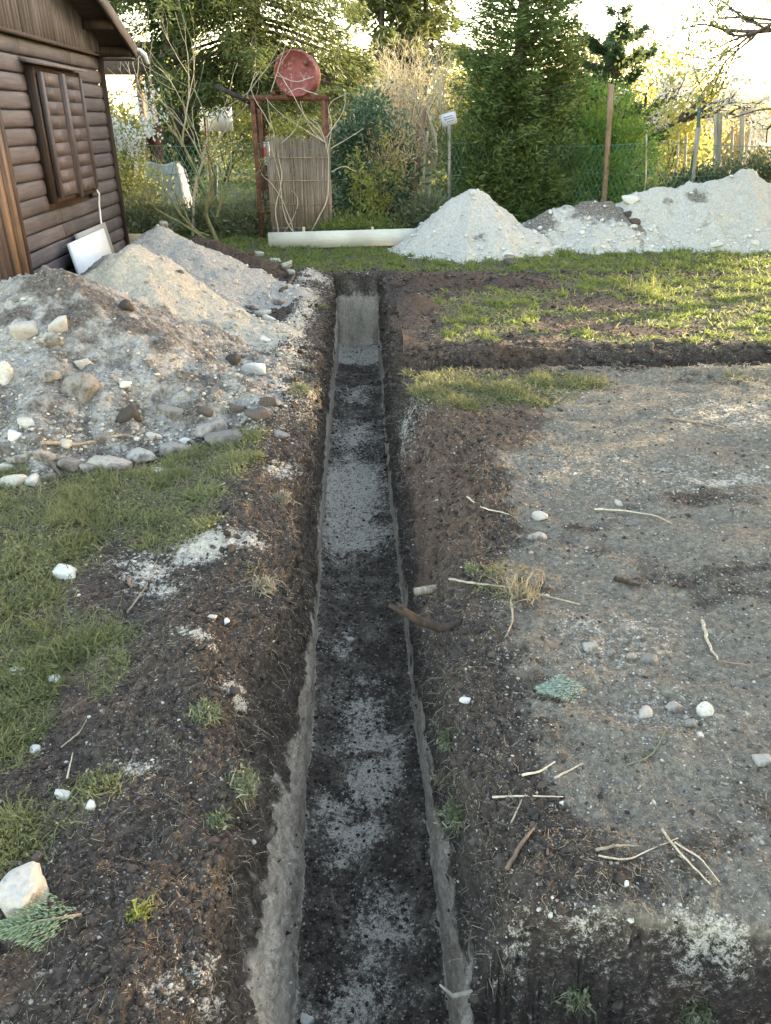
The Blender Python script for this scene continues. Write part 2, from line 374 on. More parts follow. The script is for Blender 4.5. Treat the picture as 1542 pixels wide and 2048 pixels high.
# rows
ys = [-3.0]
while ys[-1] < 500:
    y = ys[-1]
    if y < .3: d = .05
    elif y < 12.5:
        d = .0062 * (.55 + y)
        for (c, wd) in ((5.38, .06), (5.86, .06), (1.02, .07), (9.17, .07), (.42, .05)):
            if abs(y - c) < wd + .03: d = min(d, .011)
    else: d = .08 * (1 + (y - 12.5) * .9)
    ys.append(y + d)
ROW = np.array(ys)
e = [0.0]
while e[-1] < 7: e.append(e[-1] + .0045 + e[-1] * .0165)
while e[-1] < 400: e.append(e[-1] * 1.22)
E = np.array(e[1:]); NW, NF = 34, 62
Yr = ROW[:, None]
def wob(y, f, k): return fbm(P3(y * f, k), 4)
wbot = .228 + .020 * wob(Yr, 1.3, 2.2) + .012 * wob(Yr, 6, 2.9)
wtl = np.interp(Yr, [-3, 1.0, 1.3, 1.55, 1.8, 2.0, 2.4, 3.3, 4, 6, 9.2], [.42, .41, .39, .375, .44, .37, .30, .30, .29, .29, .28]) + .075 * wob(Yr, 2.7, 5.5) + .045 * wob(Yr, 9, 1.5)
wtr = np.interp(Yr, [-3, 1.0, 1.5, 2.2, 2.6, 3.0, 3.6, 4.3, 4.8, 5.2, 6, 9.2], [.40, .33, .265, .27, .33, .50, .54, .44, .36, .31, .30, .29]) + .075 * wob(Yr, 2.9, 9.5) + .045 * wob(Yr, 9, 4.5)
cen = TC(Yr)
ones = np.ones_like(Yr)
endf = smooth(Yr, .40, .45) * (1 - smooth(Yr, 9.14, 9.20))
dep = DEPTH * endf
S_l = -(wtl + E[::-1][None]); S_r = wtr + E[None]
fk = np.linspace(0, 1, NW)[None]
# wall profile: f from lip (0) to foot (1)
pl = 1.9; pr = np.interp(Yr, [1.5, 2.6, 3.2, 4.2, 5.0], [3.2, 4.0, 4.6, 4.4, 3.2])
prof_l = wbot + (wtl - wbot) * (1 - fk) ** pl
prof_r = wbot + (wtr - wbot) * (1 - fk) ** pr
xf = np.linspace(-1, 1, NF + 2)[1:-1][None] * wbot
S = np.concatenate([S_l * ones, -prof_l, xf, prof_r[:, ::-1], S_r * ones], 1)
NE = len(E); iw0, if0, iw1, ig1 = NE, NE + NW, NE + NW + NF, NE + 2 * NW + NF
zoneWall = np.zeros(S.shape, bool); zoneWall[:, iw0:if0] = True; zoneWall[:, iw1:ig1] = True
zoneFloor = np.zeros(S.shape, bool); zoneFloor[:, if0:iw1] = True
F_ = np.zeros(S.shape)            # 0 on the yard, 1 on the trench floor
F_[:, iw0:if0] = fk; F_[:, if0:iw1] = 1; F_[:, iw1:ig1] = fk[:, ::-1]
beyond = (ROW < .40) | (ROW > 9.21)
F_[beyond] = 0; zoneWall[beyond] = False; zoneFloor[beyond] = False
X = cen + S; Y = np.broadcast_to(Yr, S.shape).copy()
def yard_z(X, Y):
    far = 1 - smooth(np.hypot(X, Y), 14, 30)
    z = (.035 * fbm(P3(X * .9, Y * .9), 3) + .016 * fbm(P3(X * 4, Y * 4, 3), 3)) * far
    s = X - TC(Y)
    # spoil ridges left along both lips
    z = z + .055 * np.exp(-((s + .55) / .17) ** 2) * (1 + 1.2 * fbm(P3(X * 2.5, Y * 2.5, 9), 3)) * (Y < 9.3)
    z = z + .035 * np.exp(-((s - .55) / .20) ** 2) * (.6 + 1.4 * fbm(P3(X * 2.5, Y * 2.5, 4), 3)) * (Y < 9.3) * smooth(np.abs(Y - side_mid_Y(X)), .25, .5)
    # crumbs thrown up beside the cross trenches
    d5 = Y - side_mid_Y(X)
    z = z + (.05 * np.exp(-((d5 + .42) / .10) ** 2) * smooth(X, 1.3, 2.2) + .03 * np.exp(-((d5 - .36) / .10) ** 2)) * (.6 + 1.5 * np.abs(fbm(P3(X * 3, Y * 3, 6), 3))) * (s > .1) * far
    z = z + (.022 * fbm(P3(X * .8, Y * 6 + .8 * X, 21.0), 3) + .016 * fbm(P3(X * 2.6, Y * 3.2, 23.0), 3)) * smooth(s, .5, .9) * (1 - smooth(Y, 5.0, 5.4))
    z = z + .03 * np.exp(-((Y - 1.22) / .12) ** 2) * (s > .25) * (X < 8)
    return z
def side_cut(X, Y):
    s = X - TC(Y); on = smooth(s, .12, .2) * (X < 9)
    d = np.abs(Y - side_mid_Y(X) + .10 * fbm(P3(X * 1.3, 0, 3), 2) + .10 * fbm(P3(X * 4, Y * 2, 3), 4))
    a = .42 * (1 - smooth(d, .135, .215)) * (.75 + .5 * fbm(P3(X * 1.4, Y, 8), 2)) * (1 - .6 * smooth(X, 1.1, 1.5) * (1 - smooth(X, 1.8, 2.4)))
    yl = 1.07 + .03 * fbm(P3(X * 3, 0, 5), 4); f1 = smooth(Y, .40, .46) * (1 - smooth(Y, yl - .035, yl + .05))
    b = .78 * f1
    return on * np.maximum(a, b)
zy = yard_z(X, Y); sc_cut = side_cut(X, Y)
lip = np.where(S < 0, np.exp(-(np.abs(S) - wtl).clip(0) / .05), np.exp(-(np.abs(S) - wtr).clip(0) / .05)) * ((Y > .4) & (Y < 9.2))
ztop = zy - sc_cut - .022 * lip
zfloor = -dep + .045 * fbm(P3(X * 4, Y * 2.2, 2), 4) * endf + .03 * smooth(np.abs(S), .12, .24) * endf * (1 + 1.5 * wob(Y, 2, 4))
zfloor = zfloor + endf * .10 * np.exp(-((Y - 7.3) / .45) ** 2) * (.6 + 1.0 * fbm(P3(X * 5, Y * 3, 1), 3))      # earth fallen in
Z = np.where(F_ <= 0, ztop, np.where(F_ >= 1, np.minimum(zfloor, ztop), ztop * (1 - F_) + np.minimum(zfloor, ztop) * F_))
Z = np.where((Y < .40) | (Y > 9.2), zy - sc_cut * (F_ <= 0), Z)
# which soil lies where, with pit shade and floor veil put in --------------------------------------------------------
n_lo = fbm(P3(X * 1.7, Y * 1.7, 2.0), 4); top = (F_ <= 0)
g_near_left = blob_mask(X, Y, [(180, 1000, 270, 75, 1.), (400, 935, 120, 45, .85), (330, 1065, 110, 45, .8), (60, 1100, 150, 90, .9), (90, 1290, 190, 80, .95), (230, 1350, 60, 60, .75),
    (20, 1470, 60, 90, 1.), (150, 1610, 170, 60, .55), (50, 1660, 90, 70, .55), (-150, 1400, 150, 400, 1.), (-200, 1000, 300, 200, 1.), (30, 1850, 90, 130, .30), (480, 890, 70, 25, .7), (600, 770, 20, 90, .45), (640, 610, 12, 40, .6), (300, 1520, 60, 30, .35), (500, 1180, 30, 60, .4)])
g_right = blob_mask(X, Y, [(960, 778, 190, 34, 1.), (1120, 765, 110, 22, .85), (1000, 1180, 120, 50, .42), (920, 1420, 50, 60, .38), (930, 1600, 60, 80, .42), (1180, 1780, 260, 60, .25), (1500, 760, 120, 20, .4), (1250, 1830, 150, 30, .3)])
g_back = smooth(Y, 5.85, 6.2) * (S > 0) * smooth(S, .45, .9) * (.95 + .9 * n_lo)
brownb = blob_mask(X, Y, [(1130, 648, 110, 14, 1.), (900, 560, 110, 24, 1.1), (1060, 565, 60, 20, .9), (1200, 610, 110, 18, .8), (820, 640, 40, 40, .9), (1250, 660, 160, 12, .8), (840, 700, 60, 20, .6), (1080, 690, 60, 20, .8), (1400, 545, 150, 12, .6)])
g_back = g_back - 0.85 * brownb - .35 * (fbm(P3(X * 3.5, Y * 3.5, 12.0), 3) > .12)
g_far = smooth(Y, 9.1, 9.6) * (1.0 + .3 * n_lo)
GRASS = np.maximum.reduce([g_near_left, g_right, g_back, g_far]) * top * (1 - smooth(sc_cut, .02, .08)) * smooth(np.abs(S), .30, .42 if True else .4)
GRASS = np.where((Y > 9.2), g_far, GRASS).clip(0, 1.2)
GREY = ((S > 0) * top * (Y < 5.5) * smooth(S - wtr, .02, .30) * np.interp(Y, [1, 2.6, 3.2, 3.9, 4.6, 5.2], [.72, .74, .85, .9, .85, .6]) * smooth(X - np.interp(Y, [0, 2.6, 3.3, 3.9, 4.4, 5.3], [0, 0, .30, .62, .95, 1.0]), -.35, .40)
        + (S > 0) * zoneWall * .38 * (Y < 2.4) * (1 - F_)).clip(0, 1)
GREY = GREY * (.92 + .9 * fbm(P3(X * 1.4, Y * 2.6, 15.0), 4)).clip(.35, 1.1) * (1 - smooth(sc_cut, .02, .10)) + .46 * zoneFloor  # shade of the near pit and veil on the floor painted into grey
BROWN = np.maximum.reduce([brownb, blob_mask(X, Y, [(950, 860, 130, 70, 1.2), (870, 990, 70, 110, 1.1)]), blob_mask(X, Y, [(960, 865, 150, 60, 1.), (1010, 820, 90, 30, 1.), (880, 950, 60, 90, .55), (560, 870, 70, 50, .6), (260, 1420, 130, 60, .45), (450, 1250, 120, 90, .45), (500, 1010, 70, 60, .6), (900, 1000, 90, 120, .8), (850, 1080, 50, 60, .6), (30, 1900, 120, 120, .55)]),
                           .25 + .5 * n_lo]) * (top | (zoneWall & (F_ < np.where(S < 0, .04, .35)))) * np.where((S < 0) & (S > -.62), .55, 1)
fb = np.where(S < 0, np.interp(Y, [.5, 1.1, 1.6, 2.2, 3, 4, 6, 7.5, 9], [.30, .34, .40, .52, .70, .74, .70, .60, .42]), np.interp(Y, [.5, 1.2, 1.6, 2.2, 3, 4, 6, 9], [.30, .34, .48, .68, .74, .72, .66, .5]))
fb = fb + .26 * fbm(P3(Y * 1.8, S * 2, 3), 4) + .16 * fbm(P3(X * 9, Y * 7, Z * 9), 4)
BEIGE = zoneWall * smooth(F_, fb - .16, fb + .16)
BEIGE = np.where((Y > 9.1) & (Y < 9.22), smooth(-Z, .20, .30), BEIGE)
LIME = blob_mask(X, Y, [(430, 1105, 70, 24, .95), (300, 1140, 80, 30, .66), (330, 1180, 60, 20, .5), (265, 1560, 34, 30, .75), (470, 1375, 28, 16, .7), (380, 1295, 60, 12, .5), (560, 945, 30, 18, .7), (800, 820, 40, 30, .5),
    (1035, 1925, 46, 66, .85), (985, 2010, 40, 50, .7), (1190, 1880, 100, 40, .45), (1490, 1890, 90, 26, .72), (1380, 1860, 60, 30, .4), (380, 1965, 50, 70, .46), (310, 2020, 60, 40, .38), (1480, 830, 130, 35, .45), (1300, 950, 260, 40, .33), (1240, 1280, 110, 60, .36), (1450, 960, 120, 14, .55),
    (1400, 722, 140, 10, .8), (600, 640, 24, 70, .75), (620, 560, 40, 14, .8), (720, 555, 40, 8, .7), (700, 985, 0.1, .1, 0), (500, 800, 120, 90, .5), (1330, 1440, 110, 50, .30), (540, 720, 70, 60, .6), (860, 1980, 0.1, .1, 0), (590, 1720, 0.1, .1, 0)]) * (F_ < .3)
LIMEF = blob_mask(X, Y, [(715, 690, 60, 24, 1.1), (715, 800, 34, 16, .6), (700, 870, 46, 30, .72), (700, 985, 62, 75, 1.2), (705, 1075, 70, 34, .95), (690, 1300, 30, 16, .62), (700, 1270, 14, 8, .7), (730, 1440, 48, 44, .72), (735, 1480, 60, 30, .7), (740, 1560, 60, 40, .85), (660, 1600, 50, 30, .62), (700, 1650, 70, 40, .75),
    (690, 1720, 40, 40, .62), (760, 1850, 70, 60, .55), (700, 2000, 90, 60, .62), (720, 1930, 50, 40, .55), (745, 1380, 50, 20, .45)], -DEPTH)
LIMEF = np.maximum(LIMEF, .36 * smooth(np.abs(S) / wbot, .86, 1.0)) * zoneFloor * endf
LIMEF = np.where((Y > 8.3) & (Y < 9.15), np.maximum(LIMEF, .75 * zoneFloor), LIMEF)
LIME = LIME * (1 - .85 * smooth(sc_cut, .09, .22))  # lime thinned down the cut, putting the pit's shade into its colour
LIME = np.maximum(LIME, LIMEF)
LIME = np.where((Y > 9.08) & (Y < 9.22) & (Z < -.1), 0, LIME)
LIME = np.maximum(LIME, np.where(zoneWall & (S < 0) & (Y < 1.9), .30 * smooth(F_, .25, .6), 0))
# roughness along the surface normal -------------------------------------------
PT = np.stack([X, Y, Z], -1)
dU = np.gradient(PT, axis=1); dV = np.gradient(PT, axis=0); NRM = unit(np.cross(dU, dV))
nearR = (np.abs(X) < 6) & (Y > .2) & (Y < 12)
q = PT[nearR]
d_ = .55 * fbm(q * np.array((6, 6, 8)), 4) + .55 * np.abs(fbm(q * 19 + 3, 3)) + .26 * fbm(q * 58, 2)
amp = np.where(zoneWall, .064 * (1 - .6 * F_), np.where(zoneFloor, .017, .048 - .020 * GRASS.clip(0, 1) - .028 * GREY.clip(0, 1)))
amp = (amp * (1 + .9 * ((S > 0) & (F_ < .5)) * np.exp(-((Y - 3.5) / .9) ** 2) * (np.abs(S) < .75)))[nearR]
amp = amp * np.clip(1.2 - .02 * q[:, 1], .4, 1.2)
PT[nearR] += NRM[nearR] * (amp * d_ - amp * .12)[:, None]
ew = np.exp(-((Y - 9.17) / .10) ** 2) * (F_ > 0)
PT[..., 1] += ew * (.09 * fbm(P3(X * 5, Z * 3, 4.0), 4)); PT[..., 2] += ew * .05 * fbm(P3(X * 6, Y * 6, 4.0), 3) * (PT[..., 2] > -.2)
nR, nC = S.shape
idx = np.arange(nR * nC).reshape(nR, nC)
GQ = np.stack([idx[:-1, :-1], idx[:-1, 1:], idx[1:, 1:], idx[1:, :-1]], -1).reshape(-1, 4)
GV = PT.reshape(-1, 3)
ground = mesh_obj('ground', GV, GQ, M['ground'], None, True, {'grass': GRASS.ravel(), 'grey': GREY.ravel(), 'brown': BROWN.ravel(), 'beige': BEIGE.ravel(), 'lime': LIME.ravel()})
tag(ground, 'dug up yard of dark soil and grass cut by a long narrow trench', kind='structure')
GN_ = NRM.reshape(-1, 3)

class Surf:
    """random points on a quad mesh, weighted by a per-vertex mask"""
    def __init__(s, V, Q, attrs, N=None):
        s.V, s.Q, s.a = V, Q, attrs
        a, b, c, d = (V[Q[:, i]] for i in range(4))
        nn = np.cross(c - a, d - b); s.area = np.linalg.norm(nn, axis=1) / 2; s.fn = unit(nn); s.c = (a + b + c + d) / 4
        s.fa = {k: v.ravel()[Q].mean(1) for k, v in attrs.items()}
    def sample(s, n, wt):
        p = s.area * np.clip(wt, 0, None); cs = np.cumsum(p)
        if cs[-1] <= 0: return np.zeros((0, 3)), np.zeros((0, 3)), np.zeros(0, int)
        i = np.searchsorted(cs, rng.random(n) * cs[-1]).clip(0, len(p) - 1)
        u = rng.random((n, 1)); v = rng.random((n, 1)); a, b, c, d = (s.V[s.Q[i, k]] for k in range(4))
        return (a * (1 - u) + b * u) * (1 - v) + (d * (1 - u) + c * u) * v, s.fn[i], i
GS = Surf(GV, GQ, {'grass': GRASS, 'grey': GREY, 'brown': BROWN, 'lime': LIME, 'beige': BEIGE, 'F': F_, 'S': S, 'cut': sc_cut})
def in_view(c, pad=.12):
    v = c - np.array((0, 0, CAM_H)); dep = v[:, 1] * CP - v[:, 2] * SP; up = v[:, 1] * SP + v[:, 2] * CP
    dep = np.maximum(dep, .05)
    return (np.abs(v[:, 0] / dep) < .5 + pad) & (np.abs(up / dep) < .665 + pad) & (v[:, 1] > .3)

# ================================================================== SPOIL HEAPS
def seg_d(X, Y, a, b):
    a = np.array(a[:2]); b = np.array(b[:2]); d = b - a; L = (d @ d) + 1e-9
    t = (((X - a[0]) * d[0] + (Y - a[1]) * d[1]) / L).clip(0, 1)
    return np.hypot(X - a[0] - t * d[0], Y - a[1] - t * d[1]), t
def heap(name, label, mat, parts, box, res, seed, darks=(), dark_base=0.0, rough=1.0, cat='spoil heap', group=None):
    """parts: (x0,y0,h0, x1,y1,h1, slope): ridges falling away at a slope"""
    x0, x1, y0, y1 = box
    gx = np.arange(x0, x1, res); gy = np.arange(y0, y1, res); Xh, Yh = np.meshgrid(gx, gy)
    wx = Xh + .10 * fbm(P3(Xh * 2.2, Yh * 2.2, seed), 3); wy = Yh + .10 * fbm(P3(Xh * 2.2, Yh * 2.2, seed + 5), 3)
    hs = []
    for (a, b, h0, c, d, h1, sl) in parts:
        dd, t = seg_d(wx, wy, (a, b), (c, d)); ht = h0 + (h1 - h0) * t
        dd = np.sqrt(dd ** 2 + .0036) - .05
        ang = np.arctan2(wy - b, wx - a)
        s_ = sl * (1 + .20 * fbm(P3(np.cos(ang) * 3, np.sin(ang) * 3, seed + 2), 3))
        z = ht - s_ * dd
        z = np.where(z < .12, .12 * np.exp((z - .12) / .12) - .0, z)      # feet that run out
        hs.append(z)
    h = np.max(np.stack(hs), 0) - .045
    P = P3(Xh, Yh, 0)
    rg = rough * (.075 * fbm(P * 3 + seed, 4) + .040 * np.abs(fbm(P * 10 + seed, 3)) + .017 * fbm(P * 34 + seed, 3))
    h = h + rg * smooth(h, -.03, .10) - .012
    base = yard_z(Xh, Yh) - side_cut(Xh, Yh)
    Zh = base + h
    sT = np.abs(Xh - TC(Yh))
    keepv = (h > -.028) & ((sT > .36) | (Yh > 9.35))
    ii = np.arange(Xh.size).reshape(Xh.shape)
    k = keepv[:-1, :-1] & keepv[1:, :-1] & keepv[:-1, 1:] & keepv[1:, 1:]
    Q = np.stack([ii[:-1, :-1], ii[:-1, 1:], ii[1:, 1:], ii[1:, :-1]], -1)[k]
    used = np.unique(Q); remap = -np.ones(Xh.size, int); remap[used] = np.arange(len(used)); Q = remap[Q]
    V = np.stack([Xh, Yh, Zh], -1).reshape(-1, 3)[used]
    dk = np.full(len(V), dark_base)
    if len(darks):
        # where a pixel's view ray meets the heap
        ex = V[:, 0]; cam_ = np.array((0, 0, CAM_H)); vv = V - cam_; dep = vv[:, 1] * CP - vv[:, 2] * SP; up = vv[:, 1] * SP + vv[:, 2] * CP
        U = 771 + FPX * vv[:, 0] / dep; W = 1024 - FPX * up / dep
        for (px, py, r, wt) in darks:
            d2 = (U - px) ** 2 + (W - py) ** 2; near_ = np.where(d2 < max(d2.min() * 1.5, 90))[0]; c = V[near_[np.argmin(V[near_, 1])]]; rw = r * c[1] / 1500
            q = V + .14 * np.stack([fbm(V * 4 + seed, 3), fbm(V * 4 + seed + 9, 3), 0 * V[:, 0]], -1)
            dk = np.maximum(dk, wt * np.exp(-(((q - c) / rw) ** 2).sum(1) * .8)) if wt > 0 else dk + wt * np.exp(-(((q - c) / rw) ** 2).sum(1) * .8)
    c0 = np.array((parts[0][0], parts[0][1], 0.0))
    o = mesh_obj(name, V - c0, Q, mat, None, True, {'dark': dk}); o.location = tuple(c0)
    tag(o, label, cat, group)
    return o, Surf(V, Q, {'dark': dk})
GL, GRt = 'spoil heaps beside the cabin', 'white lime heaps along the fence'
HL = []
HL.append(heap('spoil_heap', 'nearest mixed heap of grey rubble, stones and dark soil in front of the cabin door', M['heap_mixed'],
    [(-2.10, 4.95, .80, -2.55, 5.15, .70, .56), (-1.75, 4.75, .50, -1.35, 4.7, .28, .44), (-2.6, 4.3, .42, -2.9, 4.5, .40, .42), (-1.5, 5.3, .36, -1.2, 5.3, .22, .38), (-2.3, 3.95, .20, -1.2, 4.2, .10, .4)],
    (-4.3, -.45, 3.2, 6.6), .021, 3.3, [(100, 570, 60, 1.), (200, 590, 55, .95), (260, 640, 50, .85), (330, 690, 50, .75), (400, 760, 70, .7), (310, 740, 60, .65), (480, 770, 60, .6), (200, 690, 40, .7), (380, 820, 70, .7), (60, 660, 70, -.2), (250, 860, 60, .65), (130, 790, 45, .5), (450, 830, 60, .7), (330, 800, 60, .7), (40, 780, 60, .4), (540, 760, 50, .6), (150, 620, 60, .9), (180, 700, 50, .7), (420, 700, 70, .7), (250, 780, 70, .6), (20, 620, 50, .6)], .52, 1.35, group=GL))
HL.append(heap('spoil_heap', 'tall beige lime heap with a sharp top, second from the camera beside the cabin', M['heap_beige'],
    [(-2.05, 6.45, .76, -2.10, 6.52, .74, .72), (-1.6, 6.3, .44, -1.25, 6.25, .24, .46)],
    (-3.9, -.5, 5.2, 7.9), .023, 8.8, [(330, 620, 30, .6), (380, 650, 36, .75), (450, 700, 40, .6), (240, 600, 20, .7), (540, 620, 30, .5), (340, 670, 40, .45)], .08, 1.0, group=GL))
HL.append(heap('spoil_heap', 'pale grey lime heap with a stony knob on top at the cabin corner', M['heap_grey'],
    [(-2.22, 8.1, .70, -2.0, 8.0, .60, .56), (-1.7, 7.85, .42, -1.25, 7.8, .22, .42)],
    (-3.9, -.6, 6.9, 9.5), .027, 14.2, [(420, 560, 40, .35), (380, 500, 30, .3), (520, 620, 30, .55)], .15, .9, group=GL))
HL.append(heap('spoil_heap', 'long dark brown heap of topsoil, farthest of the heaps beside the cabin', M['heap_soil'],
    [(-2.05, 9.15, .50, -1.5, 9.0, .30, .62), (-1.5, 9.0, .30, -1.12, 8.85, .12, .62)],
    (-3.0, -.7, 8.1, 10.3), .03, 21.7, (), .3, 1.0, group=GL))
HR = []
HR.append(heap('lime_heap', 'pointed white lime heap closest to the trench end, left of the others', M['heap_white'],
    [(1.17, 11.2, .86, 1.22, 11.25, .84, .80), (1.0, 10.95, .46, .55, 10.9, .22, .62), (1.65, 11.1, .46, 2.05, 11.0, .25, .66)],
    (-.6, 2.9, 9.7, 12.6), .03, 31.1, [(960, 470, 18, .6), (900, 445, 10, .4), (1060, 470, 20, .45), (1010, 420, 14, .3)], .06, 1.0, group=GRt))
HR.append(heap('lime_heap', 'low lime heap capped with brown soil between two taller white heaps', M['heap_white'],
    [(2.86, 11.7, .63, 3.15, 11.75, .62, .66), (2.35, 11.6, .56, 2.6, 11.65, .58, .7)],
    (1.2, 4.6, 10.2, 13.0), .03, 36.5, [(1180, 402, 50, 1.), (1240, 420, 40, 1.), (1280, 450, 22, .9), (1290, 480, 16, .8), (1080, 440, 36, 1.), (1080, 470, 20, .9), (1110, 410, 18, .5), (1150, 440, 25, .4)], .14, 1.15, group=GRt))
HR.append(heap('lime_heap', 'largest white lime heap with a long uneven crest at the right end of the row', M['heap_white'],
    [(5.16, 12.15, 1.02, 5.35, 12.15, .98, .84), (3.6, 11.95, .72, 4.4, 12.05, .84, .80), (5.5, 12.05, .85, 6.6, 11.9, .6, .7), (4.4, 12.05, .86, 5.1, 12.1, .97, .74), (4.6, 11.7, .5, 5.6, 11.7, .55, .55)],
    (2.4, 8.0, 10.2, 13.4), .034, 44.4, [(1390, 385, 30, .6), (1340, 395, 20, .5), (1300, 430, 14, .5), (1420, 430, 22, .4), (1500, 400, 14, .4)], .07, 1.2, group=GRt))
MND = 'small mounds of dug soil beside the trench'
HM = []
c = gp(868, 575); HM.append(heap('soil_mound', 'wide brown soil mound with grass roots right of the far trench end', M['heap_soil'], [(c[0] - .1, c[1], .19, c[0] + .35, c[1] + .1, .15, .55), (c[0] + .75, c[1] + .15, .14, c[0] + 1.0, c[1] + .2, .1, .5)], (c[0] - 1, c[0] + 1.9, c[1] - .9, c[1] + 1), .03, 51.0, (), .3, .9, 'soil mound', MND))
c = gp(805, 622); HM.append(heap('soil_mound', 'small round brown mound on the trench lip below the wide one', M['heap_soil'], [(c[0], c[1], .18, c[0] + .1, c[1], .17, .6)], (c[0] - .5, c[0] + .7, c[1] - .5, c[1] + .6), .022, 57.0, (), .3, .8, 'soil mound', MND))
c = gp(1010, 716); HM.append(heap('soil_mound', 'dark soil mound on the far edge of the cross trench', M['heap_soil'], [(c[0], c[1] + .06, .17, c[0] + .35, c[1] + .02, .13, .6)], (c[0] - .55, c[0] + .9, c[1] - .25, c[1] + .7), .02, 61.0, (), .3, .9, 'soil mound', MND))
c = gp(790, 690); HM.append(heap('soil_mound', 'lumpy lime dusted mound at the corner where the trenches meet', M['heap_soil'], [(c[0], c[1], .12, c[0] + .05, c[1] + .25, .1, .6)], (c[0] - .4, c[0] + .5, c[1] - .4, c[1] + .7), .02, 66.0, (), -.1, 1.0, 'soil mound', MND))

# ================================================================== CABIN
cab = empty('wooden_cabin', (-3.55, 11.0, 0.0), .05)
tag(cab, 'brown log cabin with a closed shutter and an overhanging gable roof', 'cabin')
def log_piece(y0, y1, z0, h, k):
    n = 9; th = np.linspace(-math.pi / 2, math.pi / 2, n); bul = .025
    xs = bul * np.cos(th) ** .75 * (1 - .12 * np.sin(th)); zs = z0 + h / 2 + (h / 2 - .004) * np.sin(th)
    ysn = np.linspace(y0, y1, 7); V = []
    for j, y in enumerate(ysn):
        wv = .006 * mnoise.noise((y * 1.7, k * 3.1, 0)); V += [(x, y, z + wv) for x, z in zip(xs, zs)]
    V = np.array(V); Q = [(j * n + i, j * n + i + 1, (j + 1) * n + i + 1, (j + 1) * n + i) for j in range(6) for i in range(n - 1)]
    m = MB(); m.add(V, Q)
    for j in (0, 6):
        m.t.append(np.array([(j * n, j * n + i, j * n + i + 1) for i in range(1, n - 1)]))
    return m
core = MB(); core.box((-2.0, -2.93, 1.15), (3.96, 5.78, 2.3))
core.build('wall_core', M['dark_wood'], cab)
LH = .152; NL = 15
for k in range(NL):
    z0 = .01 + k * LH; zc = z0 + LH / 2
    if zc < .83: segs = [(-3.60, -2.36), (-2.355, -.05)]
    elif zc < 2.05: segs = [(-3.60, -2.68), (-1.16, -.05)]
    else: segs = [(-3.60, -2.72), (-2.715, -1.2), (-1.195, -.05)]
    segs = segs + [(-5.8, -4.75)]
    for a, b in segs:
        log_piece(a, b, z0, LH, k + a).build('log', M['log'], cab, True)
MB().box((.028, -.022, 1.15), (.075, .05, 2.3)).build('corner_post', M['dark_wood'], cab)
MB().box((.03, -3.30 - .32, 1.02), (.10, .10, 2.05)).build('door_post', M['dark_wood'], cab)
MB().box((.045, -3.735, 1.0), (.09, .085, 2.0)).build('door_post', M['orange_wood'], cab)
MB().box((.03, -3.84, .99), (.06, .085, 1.98)).build('door_post', M['orange_wood'], cab)
dr = MB(); [dr.box((.0, -4.31 + (i - 2.5) * .146, .985), (.05, .14, 1.95)) for i in range(6)]
dr.build('door', M['shutter'], cab)
def roof_z(y): return 2.42 - .30 * y if y > -3 else 2.42 + .30 * (y + 6)
y = -.055
while y > -5.8:
    zt = roof_z(y - .1) + .02; wd = rng.uniform(.088, .112)
    MB().box((.045 + rng.uniform(-.003, .003), y - wd / 2, (2.285 + zt) / 2), (.024, wd - .006, zt - 2.285)).build('gable_board', M['gable'], cab)
    y -= wd
MB().box((.066, -2.92, 2.30), (.03, 5.78, .035)).build('gable_strip', M['dark_wood'], cab)
rf = MB()
for sgn in (0, 1):
    ya, yb = (.28, -3.0) if sgn == 0 else (-6.28, -3.0)
    za, zb = roof_z(ya), roof_z(yb)
    V = [(x, yy, zz + dz) for x in (.40, -4.4) for (yy, zz) in ((ya, za), (yb, zb)) for dz in (0.02, .085)]
    rf.add(V, Q=[(0, 2, 3, 1), (4, 5, 7, 6), (0, 1, 5, 4), (2, 6, 7, 3), (0, 4, 6, 2), (1, 3, 7, 5)])
roof = rf.build('roof', M['roof'], cab)
for ya, yb in ((.29, -3.0), (-6.29, -3.0)):
    b = MB(); b.bar((.415, ya, roof_z(ya) + .03), (.415, yb, roof_z(yb) + .03), .03, .15); b.build('bargeboard', M['gable'], roof)
MB().box((-2.0, .29, roof_z(.28) - .0), (4.76, .025, .15)).build('fascia', M['gable'], roof)
MB().box((-1.8, .15, roof_z(.28) - .055), (4.4, .24, .02)).build('soffit', M['gable'], roof)
for xx in (.2, -.0 + .31):
    pass
for i in range(5):   # rafter tails under the gable overhang
    yy = .1 - i * .72
    MB().box((.2, yy, roof_z(yy) - .035), (.38, .07, .09)).build('purlin_end', M['dark_wood'], cab)
gt = MB(); xs = np.array([.46, -4.3]); th = np.linspace(math.pi, 2 * math.pi, 9)
V = [(x, .36 + .06 * math.cos(t), roof_z(.28) + .05 + .06 * math.sin(t)) for x in xs for t in th]
gt.add(V, Q=[(i, i + 1, 10 + i, 9 + i) for i in range(8)]); gt.t.append(np.array([(0, i, i + 1) for i in range(1, 8)]))
gt.build('gutter', M['white_pvc'], cab)
lp = MB(); lp.tube([(.40, .30, 2.40), (.46, .33, 2.38), (.50, .36, 2.34), (.52, .40, 2.24)], [.018, .026, .028, .024], 10); lp.build('gutter_end', M['white_pvc'], cab, True)
